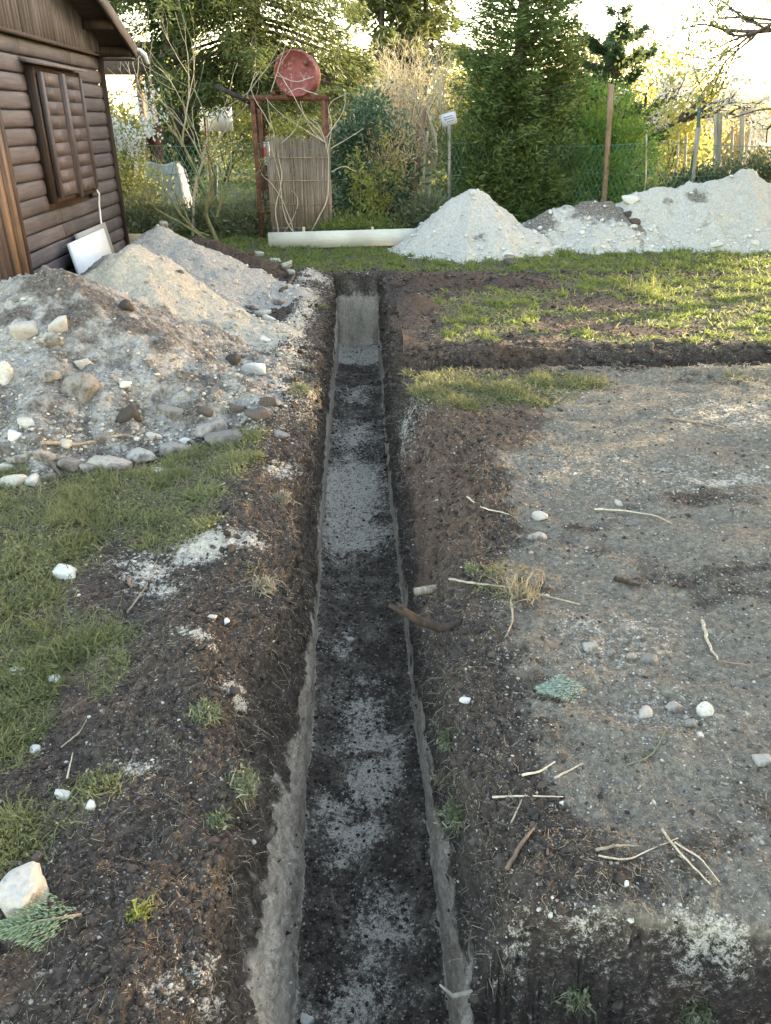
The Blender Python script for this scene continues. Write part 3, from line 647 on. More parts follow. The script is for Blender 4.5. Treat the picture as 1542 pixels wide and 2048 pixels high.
# window with two closed shutter leaves
wf = MB(); WY0, WY1, WZ0, WZ1 = -2.66, -1.18, .84, 2.06
wf.box((.045, WY0 + .035, (WZ0 + WZ1) / 2), (.09, .07, WZ1 - WZ0)); wf.box((.045, WY1 - .03, (WZ0 + WZ1) / 2), (.09, .06, WZ1 - WZ0))
wf.box((.043, (WY0 + WY1) / 2, WZ0 + .025), (.086, WY1 - WY0 - .14, .05)); wf.box((.043, (WY0 + WY1) / 2, WZ1 - .03), (.086, WY1 - WY0 - .14, .06))
wfo = wf.build('window_frame', M['dark_wood'], cab)
MB().box((.085, (WY0 + WY1) / 2 - .02, WZ1 + .03), (.17, 1.62, .03), Matrix.Rotation(R(9), 3, 'Y')).build('drip_ledge', M['gable'], cab)
for (ya, yb, ang) in ((WY0 + .09, -1.93, .0), (-1.91, WY1 - .075, .0)):
    lf = MB(); yc = (ya + yb) / 2
    lf.box((.100, yc, (WZ0 + WZ1) / 2), (.012, yb - ya, WZ1 - WZ0 - .10))
    for yy in (ya + .035, yb - .035): lf.box((.118, yy, (WZ0 + WZ1) / 2), (.028, .07, WZ1 - WZ0 - .10))
    sh = lf.build('shutter', M['shutter'], cab)
    for i in range(9):
        zz = WZ0 + .115 + i * .124
        MB().box((.113, yc, zz), (.010, yb - ya - .142, .1225), Matrix.Rotation(R(-.8), 3, 'Y')).build('slat', M['shutter'], sh)
MB().box((.135, -1.925, (WZ0 + WZ1) / 2 - .02), (.02, .10, WZ1 - WZ0 - .04)).build('cover_strip', M['shutter'], cab)
MB().tube([(.09, -1.21, .86), (.10, -1.17, .82), (.075, -1.15, .70), (.07, -1.17, .5), (.09, -1.19, .3)], .011, 6).build('cable', M['white_pvc'], cab, True)

def slab_mat(name, base, spot):
    m = NT(name); g = m.coord(); a = m.noise(g, 28, 8, .75); b = m.noise(g, 5, 4)
    c = m.mix(m.step(a, .56, .66), base, spot); c = m.mix(m.step(b, .45, .75, 0, .35), c, tuple(x * .75 for x in base))
    m.bump(a, .3, .004); return m.base(c, .8, .2)
M['slab'] = slab_mat('speckled_white_slab', (.66, .67, .68), (.47, .49, .50))
M['slab_grey'] = slab_mat('grey_slab', (.33, .31, .28), (.24, .22, .2))
lean = Matrix.Rotation(.05, 3, 'Z') @ Matrix.Rotation(R(-10), 3, 'Y')
def leaning(name, Y0, Y1, x_off, hgt, thick, mat, label, skew=0.0):
    m = MB(); L = Y1 - Y0
    V = [(x, yy, zz + (skew * (yy / L))) for x in (0, thick) for yy in (-L / 2, L / 2) for zz in (-.05, hgt)]
    m.add(V, Q=[(0, 1, 3, 2), (4, 6, 7, 5), (0, 4, 5, 1), (2, 3, 7, 6), (0, 2, 6, 4), (1, 5, 7, 3)])
    o = m.build(name, mat); yc = (Y0 + Y1) / 2
    o.location = (-3.55 + .05 * (11 - yc) + x_off, yc, 0); o.rotation_euler = lean.to_euler(); return o
tag(leaning('slab', 8.35, 9.62, .20, .46, .035, M['slab'], ''), 'speckled white board leaning against the cabin wall', 'board')
tag(leaning('slab', 8.85, 9.95, .13, .49, .04, M['slab_grey'], ''), 'grey board edge showing behind the speckled white board', 'board')

# ================================================================== BOARD, BARREL STAND, REED SCREEN, SIGN
bd = empty('shuttering_board', at(685, 482, 11.2) * np.array((1, 1, 0)))
tag(bd, 'long pale sawn board standing on edge in the grass before the fence', 'board')
pa, pb = at(538, 497, 11.2), at(832, 486, 11.25); bl = np.array(bd.location)
m = MB(); za = .02
m.bar((pa[0], pa[1], .105), (pb[0], pb[1], .155), .215, .03, up=(0, 1, 0)); m.build('plank', M['new_wood'], bd, loc=None).location = (-bl[0], -bl[1], 0)
for px in (608, 745):
    q = at(px, 470, 11.27); mm = MB(); mm.box((q[0], 11.27, .12), (.035, .03, .32)); mm.build('peg', M['new_wood_warm'], bd).location = (-bl[0], -bl[1], 0)
m = MB(); qa, qb = at(252, 478, 11.15), at(300, 472, 11.15)
m.box(((qa[0] + qb[0]) / 2, 11.17, .09), (.62, .03, .22)); o = m.build('short_plank', M['new_wood_warm']); tag(o, 'short warm coloured plank between cabin corner and grey lime heap', 'board')

st = empty('barrel_stand', (at(590, 330, 12.4)[0], 12.4, 0)); sx = st.location[0]
tag(st, 'rusty steel frame carrying a red barrel above the reed screen', 'stand')
def stp(name, p, q, w_, mat='rust'):
    m = MB(); off = np.array((sx, 12.4, 0)); m.bar(np.array(p) - off, np.array(q) - off, w_); return m.build(name, M[mat], st)
Lx, Rx = at(517, 300, 12.4)[0], at(652, 300, 12.4)[0]; zt = at(590, 196, 12.4)[2]
for x_ in (Lx, Rx):
    for yy in (12.15, 12.75): stp('post', (x_, yy, 0), (x_ + .0, yy, zt - .03), .052)
for yy in (12.15, 12.75): stp('beam', (Lx - .05, yy, zt), (Rx + .05, yy, zt), .06)
for x_ in (Lx + .3, Rx - .22): stp('cradle', (x_, 12.1, zt + .06), (x_, 12.8, zt + .06), .05)
pA, pB = at(430, 172, 12.3), at(520, 214, 12.3); stp('brace', pA, pB, .06, 'dark_wood')
stp('crossbar', (Lx, 12.12, .38), (Lx + .16, 12.12, .38), .04)
m = NT('barrel_red_paint'); g = m.coord(); a = m.noise(g, 9, 8, .7); b = m.noise(g, 22, 5, .7)
c = m.mix(m.step(a, .35, .7), (.165, .045, .038), (.26, .082, .07)); c = m.mix(m.step(b, .56, .66, 0, .7), c, (.42, .30, .28)); c = m.mix(m.step(a, .62, .75), c, (.10, .035, .024))
m.bump(a, .3, .004); M['barrel'] = m.base(c, .75, .25)
bc = at(591, 147, 12.1); brl = empty('barrel', (bc[0], 12.45, bc[2]))
tag(brl, 'dented red steel barrel lying on the rusty frame, round end towards the viewer', 'barrel')
prof = [(0, -.40), (.255, -.40), (.262, -.425), (.285, -.425), (.288, -.39), (.283, -.16), (.297, -.14), (.283, -.12), (.283, .12), (.297, .14), (.283, .16), (.288, .40), (.285, .425), (.262, .425), (.255, .40), (0, .40)]
n = 36; V = []; Qs = []
for j, (r_, y_) in enumerate(prof):
    for i in range(n):
        t = i * 2 * math.pi / n; V.append((max(r_, .001) * math.cos(t), y_, max(r_, .001) * math.sin(t)))
for j in range(len(prof) - 1):
    for i in range(n): Qs.append((j * n + i, j * n + (i + 1) % n, (j + 1) * n + (i + 1) % n, (j + 1) * n + i))
mb = MB(); mb.add(V, Qs); mb.build('drum', M['barrel'], brl, False)
mb = MB(); mb.tube([(.15, -.40, .12), (.15, -.43, .12)], .035, 10); mb.build('bung', M['rust'], brl)

rs = empty('reed_screen', (at(603, 400, 12.0)[0], 12.0, 0)); rx = rs.location[0]
tag(rs, 'upright brown reed mat hung under the red barrel', 'reed screen')
m = MB(); xl, xr = at(541, 400, 12.0)[0] - rx, at(662, 400, 12.0)[0] - rx; nre = 150
for i in range(nre):
    x_ = xl + (xr - xl) * (i + rng.uniform(.2, .8)) / nre; r_ = rng.uniform(.006, .010); tp = 1.36 + rng.uniform(-.07, .05); yo = rng.uniform(-.012, .012)
    m.tube([(x_, yo, -.02), (x_ + rng.uniform(-.012, .012), yo, .7), (x_ + rng.uniform(-.03, .03), yo, tp)], [r_, r_, r_ * .6], 5, a=rng.random())
tag(m.build('reeds', M['reed'], rs, True), kind='stuff')
for z_ in (.18, .5, .82, 1.12):
    MB().box(((xl + xr) / 2, -.018, z_), (xr - xl, .006, .012)).build('binding', M['twig'], rs)

# ================================================================== FENCE
fe = empty('wire_fence', (0, 13.3, 0)); tag(fe, 'green wire mesh fence with mismatched posts behind the heaps', 'fence')
def fpost(pts, r_, mat, label=None, Y=13.3, n=8, extra=None):
    m = MB(); P = [at(x, y, Y) for x, y in pts]; P[-1] = P[-1] * np.array((1, 1, 0)) + np.array((0, 0, -.1)) if P[-1][2] < .5 else P[-1]
    if P[-1][2] > -.05: P.append(np.array((P[-1][0], Y, -.1)))
    P = [p - np.array((0, 13.3, 0)) for p in P]; m.tube(P, r_, n)
    o = m.build('fence_post', M[mat], fe, True)
    if label: o['label'] = label
    return o
fpost([(898, 222), (899, 300), (899, 420)], .028, 'post_grey', 'thin grey post carrying the small sign')
fpost([(1223, 168), (1216, 280), (1209, 392)], .045, 'post_wood', 'tall brown slanting wooden post')
fpost([(1400, 192), (1396, 262)], .03, 'green_post', None)
fpost([(1397, 255), (1390, 310), (1382, 390)], .042, 'post_grey', 'thick weathered post with a green steel pipe on top')
fpost([(846, 213), (838, 290), (828, 370)], .055, 'post_wood', 'leaning reddish post left of the small sign')
fpost([(856, 262), (849, 320), (846, 380)], .02, 'twig_pale', 'thin pale stake beside the reddish post')
fpost([(1293, 268), (1292, 360)], .013, 'twig_pale', 'thin white stake behind the bright green bush')
fpost([(432, 330), (430, 460)], .03, 'green_post')
fpost([(700, 300), (700, 460)], .03, 'green_post')
wm = MB(); x0f, x1f, zt_ = -4.4, 8.0, 1.25
for i in range(int((x1f - x0f) / .075)):
    xx = x0f + i * .075
    for s_ in (1, -1):
        wm.tube([(xx, rng.uniform(-.01, .01), .02), (xx + s_ * .62, rng.uniform(-.01, .01), zt_)], .0034, 3, False)
tag(wm.build('wire_mesh', M['green_wire'], fe), kind='stuff')
for z_ in (.35, .82, 1.25):
    xs_ = np.linspace(x0f, x1f, 24); MB().tube(np.stack([xs_, 0 * xs_ - .01, z_ + .03 * np.sin(xs_ * 2.1 + z_ * 9)], 1), .005, 4, False).build('wire', M['green_wire'], fe)
for (px, py0, py1, Y, r_, mt) in ((1440, 225, 325, 15.5, .045, 'post_grey'), (1432, 228, 330, 15.6, .035, 'twig_pale'), (1485, 222, 312, 16.5, .05, 'twig_pale'), (1465, 252, 312, 18, .03, 'twig_pale'), (1372, 270, 330, 18, .03, 'twig_pale'), (1357, 265, 320, 18, .02, 'twig_pale')):
    a_, b_ = at(px, py0, Y), at(px - 2, py1, Y); m = MB(); m.tube([(b_[0], Y, -.1), (b_[0], Y, max(b_[2], .1)), a_], r_, 7)
    o = m.build('garden_stake', M[mt], None, True, loc=(b_[0], Y, 0))
    tag(o, {1440: 'thick dark grey stake in the neighbouring garden behind the dark hedge', 1432: 'slim sunlit pale stake touching the thick dark grey stake', 1485: 'thick pale stake farthest right behind the dark hedge', 1465: 'slanting thin pale stake between the two thick stakes',
            1372: 'thin pale stake in front of the far yellow bushes', 1357: 'thinnest pale stake, left of another under yellow bushes'}[px], 'stake', 'stakes in the garden beyond the fence')
# sign on the thin post
sp = at(898, 238, 12.85); sg = empty('sign', (sp[0], 12.85, sp[2])); sg.rotation_euler = (0, R(-14), 0)
tag(sg, 'small tilted grey sign wired to the thin grey fence post', 'sign')
MB().box((0, 0, 0), (.225, .012, .165)).build('sign_plate', flat_mat('sign_grey', (.36, .37, .40), (.44, .45, .48), 8, .6, .1), sg)
pm = MB()
for i, (zz, ww) in enumerate(((.035, .13), (.005, .15), (-.03, .10))): pm.box((0.01 * i - .01, -.0075, zz), (ww, .003, .014))
pm.build('print', flat_mat('sign_print', (.17, .17, .2), (.22, .22, .25), 8), sg)
# wooden box behind the fence
pl = empty('plank_bed', (at(870, 380, 13.8)[0], 13.8, 0)); tag(pl, 'low bed of weathered planks behind the fence post with the sign', 'raised bed')
for i in range(3): MB().box((0, 0, .09 + i * .16), (.75, .03, .15)).build('plank', M['post_grey'], pl)

# ================================================================== NEIGHBOUR'S PAVILION
Yp = 17.0; nb = empty('garden_pavilion', (at(340, 300, Yp)[0], Yp, 0)); nx = nb.location[0]
tag(nb, 'neighbour pavilion with dark roof, red brown posts and dark bars', 'pavilion')
def nbox(name, x0, y0, x1, y1, mat, Y=Yp, thick=.08, down=False):
    a_, b_ = at(x0, y0, Y), at(x1, y1, Y); zb = -.05 if down else b_[2]
    m = MB(); m.box(((a_[0] + b_[0]) / 2 - nx, Y - Yp, (a_[2] + zb) / 2), (abs(b_[0] - a_[0]), thick, abs(a_[2] - zb))); return m.build(name, M[mat], nb)
ra = at(262, 96, Yp); rb = at(350, 112, Yp)
m = MB(); m.box(((ra[0] + rb[0]) / 2 - nx - .6, .8, ra[2] + .02), (rb[0] - ra[0] + 1.2, 2.6, .10)); m.build('roof', M['roof'], nb)
nbox('eave_board', 205, 108, 352, 150, 'roof', Yp - .48, .05)
nbox('wall', 288, 175, 352, 262, 'beige_wall', Yp + .9, .1, True)
nbox('panel', 286, 152, 352, 176, 'far_white', Yp + .88, .05)
nbox('post', 276, 112, 291, 300, 'post_wood', Yp - .2, .2, True)
for px in (296, 313, 334): nbox('bar', px, 150, px + 5, 246, 'dark_wood', Yp - .25, .05)
nbox('rail', 286, 172, 350, 176, 'dark_wood', Yp - .25, .06)
nbox('base_panel', 286, 246, 352, 300, 'rust', Yp - .1, .06, True)
nbox('panel', 391, 132, 424, 212, 'rust', Yp - .5, .06)
nbox('wall', 391, 214, 466, 262, 'far_white', Yp + 2.0, .1)
nbox('post', 407, 205, 414, 300, 'rust', Yp - .4, .1, True)
# bright board glimpsed beside the stand
pb_ = empty('painted_board', (at(533, 310, 15)[0], 15, 0)); tag(pb_, 'blue and white painted board with a red patch behind the barrel stand', 'board')
a_, b_ = at(526, 284, 15), at(541, 330, 15)
MB().box((0, 0, (a_[2] + b_[2]) / 2), (b_[0] - a_[0], .03, a_[2] - b_[2])).build('panel', flat_mat('pale_blue_paint', (.42, .60, .78), (.62, .74, .85), 5), pb_)
c_ = at(531, 304, 14.97); MB().box((c_[0] - pb_.location[0], -.03, c_[2]), (.07, .012, .16)).build('red_patch', flat_mat('red_paint', (.55, .05, .05), (.62, .08, .07), 5), pb_)
MB().box((.06, 0, b_[2] / 2 - .1), (.05, .05, b_[2] + .2)).build('leg', M['post_grey'], pb_)
# white lattice crate far right
lc = empty('lattice_panel', (at(1527, 265, 20)[0], 20, 0)); tag(lc, 'white lattice panel at the far right edge beyond the hedge', 'lattice')
a_, b_ = at(1510, 243, 20), at(1548, 292, 20); W_ = b_[0] - a_[0]; zc = (a_[2] + b_[2]) / 2; H_ = a_[2] - b_[2]
fm = MB(); [fm.box((s_ * W_ / 2, 0, zc / 2 + H_ / 4), (.04, .04, zc + H_ / 2)) for s_ in (-1, 1)]; [fm.box((0, 0, zc + s_ * H_ / 2), (W_ - .04, .036, .04)) for s_ in (-1, 1)]; fm.build('frame', M['far_white'], lc)
for i in range(1, 5): MB().box((-W_ / 2 + W_ * i / 5, .005, zc), (.025, .02, H_ - .04)).build('slat', M['far_white'], lc)
for i in range(1, 4): MB().box((0, -.016, zc - H_ / 2 + H_ * i / 4), (W_ - .04, .02, .025)).build('slat', M['far_white'], lc)

# ================================================================== TREES AND SHRUBS
M['needle'] = leaf_mat('spruce_needles', (.040, .060, .020), (.115, .135, .040), .28)
M['thuja'] = leaf_mat('juniper_sprays', (.050, .085, .026), (.125, .165, .045), .28, (.20, .20, .055))
M['pine'] = leaf_mat('pine_needles', (.035, .07, .036), (.08, .13, .06), .22)
M['feather'] = leaf_mat('feathery_green', (.05, .12, .022), (.14, .23, .045), .38)
M['laurel'] = leaf_mat('laurel_leaves', (.032, .068, .040), (.09, .145, .085), .15, (.20, .25, .16), .35)
M['backlit_leaf'] = leaf_mat('backlit_yellow_leaves', (.19, .21, .05), (.38, .36, .10), .45)  # yellow of the sun behind the foliage put into the leaf colour
M['spring_leaf'] = leaf_mat('spring_leaves', (.11, .14, .03), (.28, .28, .08), .45)
M['blossom'] = leaf_mat('white_blossom', (.50, .50, .44), (.75, .74, .68), .35, (.25, .30, .12))
M['ivy'] = leaf_mat('ivy_leaves', (.02, .045, .018), (.05, .085, .035), .12)
M['hedge'] = leaf_mat('dark_hedge', (.03, .05, .022), (.085, .10, .045), .2, (.16, .13, .07))
M['dry_twigs'] = leaf_mat('dry_twigs', (.26, .19, .11), (.50, .39, .23), .2)
M['grey_twigs'] = leaf_mat('grey_twigs', (.18, .155, .10), (.38, .33, .22), .2)
M['far_green'] = leaf_mat('far_foliage', (.09, .105, .03), (.24, .23, .07), .42, (.40, .35, .10))  # made yellower and brighter: backlight put into the leaf colour
def trunk_pts(H, lean=(0, 0), wob_=.06, n=8, seed=0):
    t = np.linspace(0, 1, n); r_ = np.random.default_rng(seed)
    return np.stack([lean[0] * t + wob_ * np.cumsum(r_.normal(size=n)) * .4 * t, lean[1] * t + wob_ * np.cumsum(r_.normal(size=n)) * .4 * t, t * H - .1 * (1 - t)], 1)
def conifer(name, label, cat, base, H, z0, rad, n, mat, seed, prof=.75, droop=.35, el=(.10, .022), up=-.25, tr=.13, nb=70, lat=.42, hang=.10, group=None, lean=(0, 0), bark='bark', fpow=1.15, jit=.025, tpow=.62):
    r_ = np.random.default_rng(seed); t = empty(name, base); tag(t, label, cat, group)
    tp = trunk_pts(H, lean, .03, 9, seed); mb = MB(); mb.tube(tp, np.linspace(tr, .012, 9), 9)
    f = r_.random(nb) ** fpow; bz = z0 + (H - z0) * f; az = r_.uniform(0, 2 * math.pi, nb); bl = rad * (1 - f) ** prof * r_.uniform(.70, 1.12, nb) + .08
    bx = np.interp(bz, tp[:, 2], tp[:, 0]); by = np.interp(bz, tp[:, 2], tp[:, 1])
    for i in range(nb):
        tt = np.linspace(0, .9, 5)
        mb.tube(np.stack([bx[i] + np.cos(az[i]) * bl[i] * tt, by[i] + np.sin(az[i]) * bl[i] * tt, bz[i] - droop * bl[i] * tt ** 1.4 + .12 * bl[i] * tt ** 3], 1), np.linspace(.022, .005, 5) * (.5 + bl[i] / rad), 4, False)
    mb.build('trunk', M[bark], t, True)
    i = r_.choice(nb, n, p=bl / bl.sum()); tt = r_.random(n) ** tpow; s = r_.uniform(-1, 1, n); ll = s * lat * bl[i] * (1.05 - tt) * r_.random(n) ** .4
    hg = -np.abs(r_.normal(size=n)) * hang - np.abs(ll) * .25
    ca, sa = np.cos(az[i]), np.sin(az[i]); lz = bz[i] - droop * bl[i] * tt ** 1.4 + .12 * bl[i] * tt ** 3 + hg
    P = np.stack([bx[i] + ca * bl[i] * tt - sa * ll, by[i] + sa * bl[i] * tt + ca * ll, lz], 1) + r_.normal(size=(n, 3)) * jit
    sg = np.sign(ll)[:, None]; D = np.stack([ca, sa, 0 * ca], 1) * .7 + np.stack([-sa, ca, 0 * ca], 1) * sg * .7 + r_.normal(size=(n, 3)) * .35; D[:, 2] += up
    V, Q, a = leaves(P, D, el[0] * r_.uniform(.6, 1.4, n), el[1] * r_.uniform(.7, 1.3, n), rnd=(.55 * r_.random(n) + .45 * r_.random(nb)[i]))
    mesh_obj('crown', V, Q, M[mat], t, False, {'rnd': a}); return t
def bush(name, label, cat, base, dims, n, mat, seed, leaf=(.06, .03), clumps=60, spread=.16, up=.25, stems=6, group=None, zoff=.5, outward=.6, bark='bark', part='crown'):
    """dims: full width, depth, height; leaf clumps fill the outer part of an uneven body"""
    r_ = np.random.default_rng(seed); t = empty(name, base); tag(t, label, cat, group); d = np.asarray(dims) / 2
    C = unit(r_.normal(size=(clumps, 3))) * (r_.random((clumps, 1)) ** .38) * (1 + .18 * r_.normal(size=(clumps, 1)).clip(-1.5, 1.5)) * d * .92
    C[:, 2] += dims[2] * zoff; C[:, 2] = np.maximum(C[:, 2], .05)
    mb = MB(); 
    for k in range(stems):
        c = C[r_.integers(clumps)]; mb.tube([(r_.normal() * .06, r_.normal() * .06, -.05), c * np.array((.3, .3, .5)), c], [.022, .016, .006], 5, False)
    for k in range(clumps): mb.tube([C[k] * np.array((.45, .45, .6)), C[k]], [.008, .003], 3, False)
    mb.build('stem', M[bark], t, True)
    i = r_.integers(clumps, size=n); sp = spread * r_.uniform(.6, 1.5, clumps)[i][:, None]
    P = C[i] + r_.normal(size=(n, 3)) * sp * np.array((1, 1, .8)); P[:, 2] = np.abs(P[:, 2] - .0)
    D = unit(P - np.array((0, 0, dims[2] * .4))) * outward + r_.normal(size=(n, 3)) * .6; D[:, 2] += up
    V, Q, a = leaves(P, D, leaf[0] * r_.uniform(.6, 1.4, n), leaf[1] * r_.uniform(.7, 1.3, n), rnd=.5 * r_.random(n) + .5 * r_.random(clumps)[i])
    mesh_obj(part, V, Q, M[mat], t, False, {'rnd': a}); return t
def grow(mb, tips, p, d, L, r0, depth, r_, kids=3, spread=.6, curl=.25, up=.12, shrink=.68, nseg=6, n=6):
    P = [np.array(p, float)]; D = unit(np.array(d, float)); dirs = []
    for k in range(nseg):
        D = unit(D + r_.normal(size=3) * curl / nseg ** .5 + np.array((0, 0, up / nseg))); P.append(P[-1] + D * L / nseg); dirs.append(D)
    P = np.array(P); rr = np.linspace(r0, r0 * .55, nseg + 1); mb.tube(P, rr, n if depth > 1 else 4, False, a=r_.random())
    tips.append((P, depth))
    if depth <= 0: return
    for k in range(kids + (r_.random() < .4)):
        j = nseg if k == 0 else int(r_.integers(max(1, nseg // 3), nseg + 1)); dd = unit(dirs[j - 1] + r_.normal(size=3) * spread)
        grow(mb, tips, P[j], dd, L * shrink * r_.uniform(.75, 1.15), rr[j] * .68, depth - 1, r_, kids, spread, curl, up, shrink, max(3, nseg - 1), n)
def bare_tree(name, label, cat, base, stems, mat_b, seed, depth=3, leaf_mat_=None, n_leaf=0, leaf=(.05, .03), group=None, kids=3, spread=.55, curl=.35, up=.15, lspread=.03, shrink=.68, part='crown', min_depth=1):
    r_ = np.random.default_rng(seed); t = empty(name, base); tag(t, label, cat, group); mb = MB(); tips = []
    for (p, d, L, r0) in stems: grow(mb, tips, p, d, L, r0, depth, r_, kids, spread, curl, up, shrink)
    mb.build('trunk', M[mat_b], t, True)
    if n_leaf:
        TP = np.concatenate([q[0][1:] for q in tips if q[1] <= min_depth]); i = r_.integers(len(TP), size=n_leaf)
        cl = r_.random(len(TP)) ** 2; i = r_.choice(len(TP), n_leaf, p=cl / cl.sum())
        P = TP[i] + r_.normal(size=(n_leaf, 3)) * lspread; D = r_.normal(size=(n_leaf, 3)); D[:, 2] += .4
        V, Q, a = leaves(P, D, leaf[0] * r_.uniform(.6, 1.4, n_leaf), leaf[1] * r_.uniform(.7, 1.3, n_leaf), rnd=.6 * r_.random(n_leaf) + .4 * r_.random(len(TP))[i])
        mesh_obj(part, V, Q, M[leaf_mat_], t, False, {'rnd': a})
    return t
def gx(px, Y, py=350): q = at(px, py, Y); return (q[0], Y, 0.0)

# tall spruces overhead on the left
sprA = conifer('spruce_tree', 'ivy clad spruce with drooping branches beside the cabin roof', 'spruce', gx(372, 14.2), 9.5, 3.6, 1.5, 36000, 'needle', 5, .7, .38, (.12, .024), -.45, .20, 150, .42, .20, fpow=2.0)
r_ = np.random.default_rng(8); nI = 3200; th = r_.uniform(0, 6.28, nI); zz = r_.uniform(.1, 4.2, nI); rr = .20 + .07 * r_.random(nI)
V, Q, a = leaves(np.stack([rr * np.cos(th), rr * np.sin(th), zz], 1), np.stack([np.cos(th), np.sin(th), r_.normal(size=nI) * .5 - .5], 1), .085, .065)
mesh_obj('ivy', V, Q, M['ivy'], sprA, False, {'rnd': a})
conifer('spruce_tree', 'spruce with heavy drooping boughs behind the red barrel', 'spruce', gx(528, 15.2), 10, 2.45, 1.95, 62000, 'needle', 6, .7, .36, (.125, .025), -.5, .17, 170, .44, .22, fpow=2.0)
conifer('spruce_tree', 'distant tall spruce, left of two behind the leafless shrub', 'spruce', gx(764, 25), 8.2, 1.0, 1.7, 15000, 'needle', 21, .8, .25, (.26, .07), -.3, .14, 110, .42, .25, fpow=1.3)
conifer('spruce_tree', 'distant tall spruce, right of two behind the leafless shrub', 'spruce', gx(846, 26), 9.5, 1.0, 1.8, 16000, 'needle', 22, .8, .25, (.26, .07), -.3, .14, 120, .42, .25, fpow=1.3)
# big juniper-like conifer
conifer('conifer_tree', 'large dense green conifer rising above the pointed white heap', 'conifer', gx(1025, 13.9), 7.2, .05, 1.0, 95000, 'thuja', 31, .36, -.10, (.10, .026), .1, .15, 520, .5, .09, fpow=1.5, jit=.05, tpow=.5)
bush('conifer_skirt', 'low spreading olive green juniper at the foot of the large conifer', 'juniper', gx(1010, 13.5), (2.5, 1.3, 1.9), 17000, 'thuja', 33, (.10, .018), 120, .15, .3, 6, None, .42)
bush('feathery_bush', 'rounded bright green feathery bush behind the slanting wooden post', 'bush', gx(1205, 13.8), (1.65, 1.4, 2.05), 20000, 'feather', 35, (.085, .016), 120, .14, .25, 6, None, .44)
conifer('pine_tree', 'young blue green pine standing behind the slanting wooden post', 'pine', gx(1203, 16.5), 3.35, .9, 1.15, 20000, 'pine', 37, .55, -.25, (.14, .03), .2, .06, 40, .34, .03)
# laurel, shoots, weeds on the fence
bush('laurel_bush', 'tall glossy dark laurel bush right of the reed screen', 'laurel', gx(742, 13.1), (1.35, 1.1, 2.0), 15000, 'laurel', 41, (.075, .034), 100, .13, .1, 7, None, .46)
bush('ivy_shrub', 'reddish brown withered growth on the right side of the laurel', 'shrub', gx(775, 12.75), (.75, .5, 1.55), 2600, 'dry_twigs', 42, (.09, .012), 40, .12, .1, 5, None, .62)
for (px, h_, sd_, lab) in ((722, 1.02, 43, 'tall yellow green leafy shoot in front of the laurel, left of two'), (752, .98, 44, 'yellow green leafy shoot in front of the laurel, right of two')):
    b_ = gx(px, 12.3); bare_tree('leafy_shoot', lab, 'shrub', b_, [((0, 0, -.03), (rng.uniform(-.1, .1), 0, 1), h_, .008), ((.03, 0, -.03), (.2, 0, 1), h_ * .7, .006), ((-.03, 0, -.03), (-.25, 0, 1), h_ * .6, .006)], 'bark_moss', sd_, 1, 'spring_leaf', 520, (.06, .032), 'leafy shoots before the laurel', 3, .35, .25, .3, .05)
for (px, Y, wd, h_, sd_, mt, lab) in ((480, 12.5, 1.3, .62, 45, 'weed', 'lush green weeds along the fence between young tree and reed screen'), (400, 12.7, 1.2, .55, 46, 'weed', 'weeds under the bare young tree by the grey sheet'), (862, 12.6, .9, .55, 47, 'weed', 'weeds at the fence between laurel and pointed heap'), (700, 12.0, 1.5, .30, 48, 'grass_sun', 'low tufts of grass behind the pale board'),
        (1310, 13.6, .9, .7, 49, 'spring_leaf', 'sunlit yellow weeds beyond the fence right of the feathery bush'), (270, 12.4, .9, .7, 50, 'weed', 'weeds behind the cabin corner')):
    bush('weed_patch', lab, 'weeds', gx(px, Y), (wd, .6, h_), 3800, mt, sd_, (.085, .02), 60, .09, .5, 4, 'weeds along the fence', .4)
# dark hedge on the right
for (px, Y, wd, h_, sd_, lab) in ((1452, 13.4, 1.7, 1.0, 51, 'dark bramble hedge behind the crest of the largest heap'), (1560, 13.2, 1.9, 1.15, 52, 'dark bramble hedge cut by the right edge of the picture'), (1395, 13.9, .9, .9, 53, 'small dark bush at the foot of the thick weathered post')):
    bush('bramble_hedge', lab, 'hedge', gx(px, Y), (wd, 1.2, h_), 8000, 'hedge', sd_, (.07, .035), 90, .12, .2, 6, 'brambles behind the largest heap', .45)
# young fruit tree by the cabin
bt = gx(422, 11.75); rt = lambda px, py: at(px, py, 11.75) - np.array((bt[0], 11.75, 0))
bare_tree('young_fruit_tree', 'mossy young fruit tree with thin pale branches beside the cabin', 'fruit tree', bt,
    [((0, 0, -.05), (-.10, .05, 1), 1.0, .036), ((-.02, 0, -.05), (-.85, 0, .75), 1.15, .024), ((.02, .02, .35), (.62, .1, .8), .95, .018), ((-.03, .02, .6), (-.35, .1, 1), 1.25, .017), ((.0, .02, .75), (.10, 0, 1), 1.35, .015), ((-.1, 0, .1), (-1.0, .0, .35), 1.0, .022)],
    'bark_moss', 61, 3, 'spring_leaf', 800, (.05, .026), None, 2, .48, .42, .30, .03)
bare_tree('pale_sapling', 'slender pale leafless sapling reaching up before the ivy trunk', 'sapling', gx(372, 12.3), [((0, 0, 0), (-.03, 0, 1), 1.7, .024), ((0, 0, 1.3), (.35, 0, 1), .9, .014), ((0, 0, 1.25), (-.45, 0, 1), .9, .014)], 'twig_pale', 63, 2, None, 0, kids=3, spread=.40, curl=.3, up=.35)
bare_tree('blossoming_shrub', 'white blossoming shrub at the cabin corner', 'shrub', gx(248, 12.9), [((0, 0, 0), (-.15, 0, 1), .9, .025), ((0, 0, 0), (.25, 0, 1), .9, .025), ((0, 0, .5), (.4, 0, 1), .7, .018), ((0, 0, .5), (-.3, 0, 1), .8, .018)], 'bark', 65, 3, 'blossom', 2400, (.045, .04), None, 3, .5, .4, .3, .04)
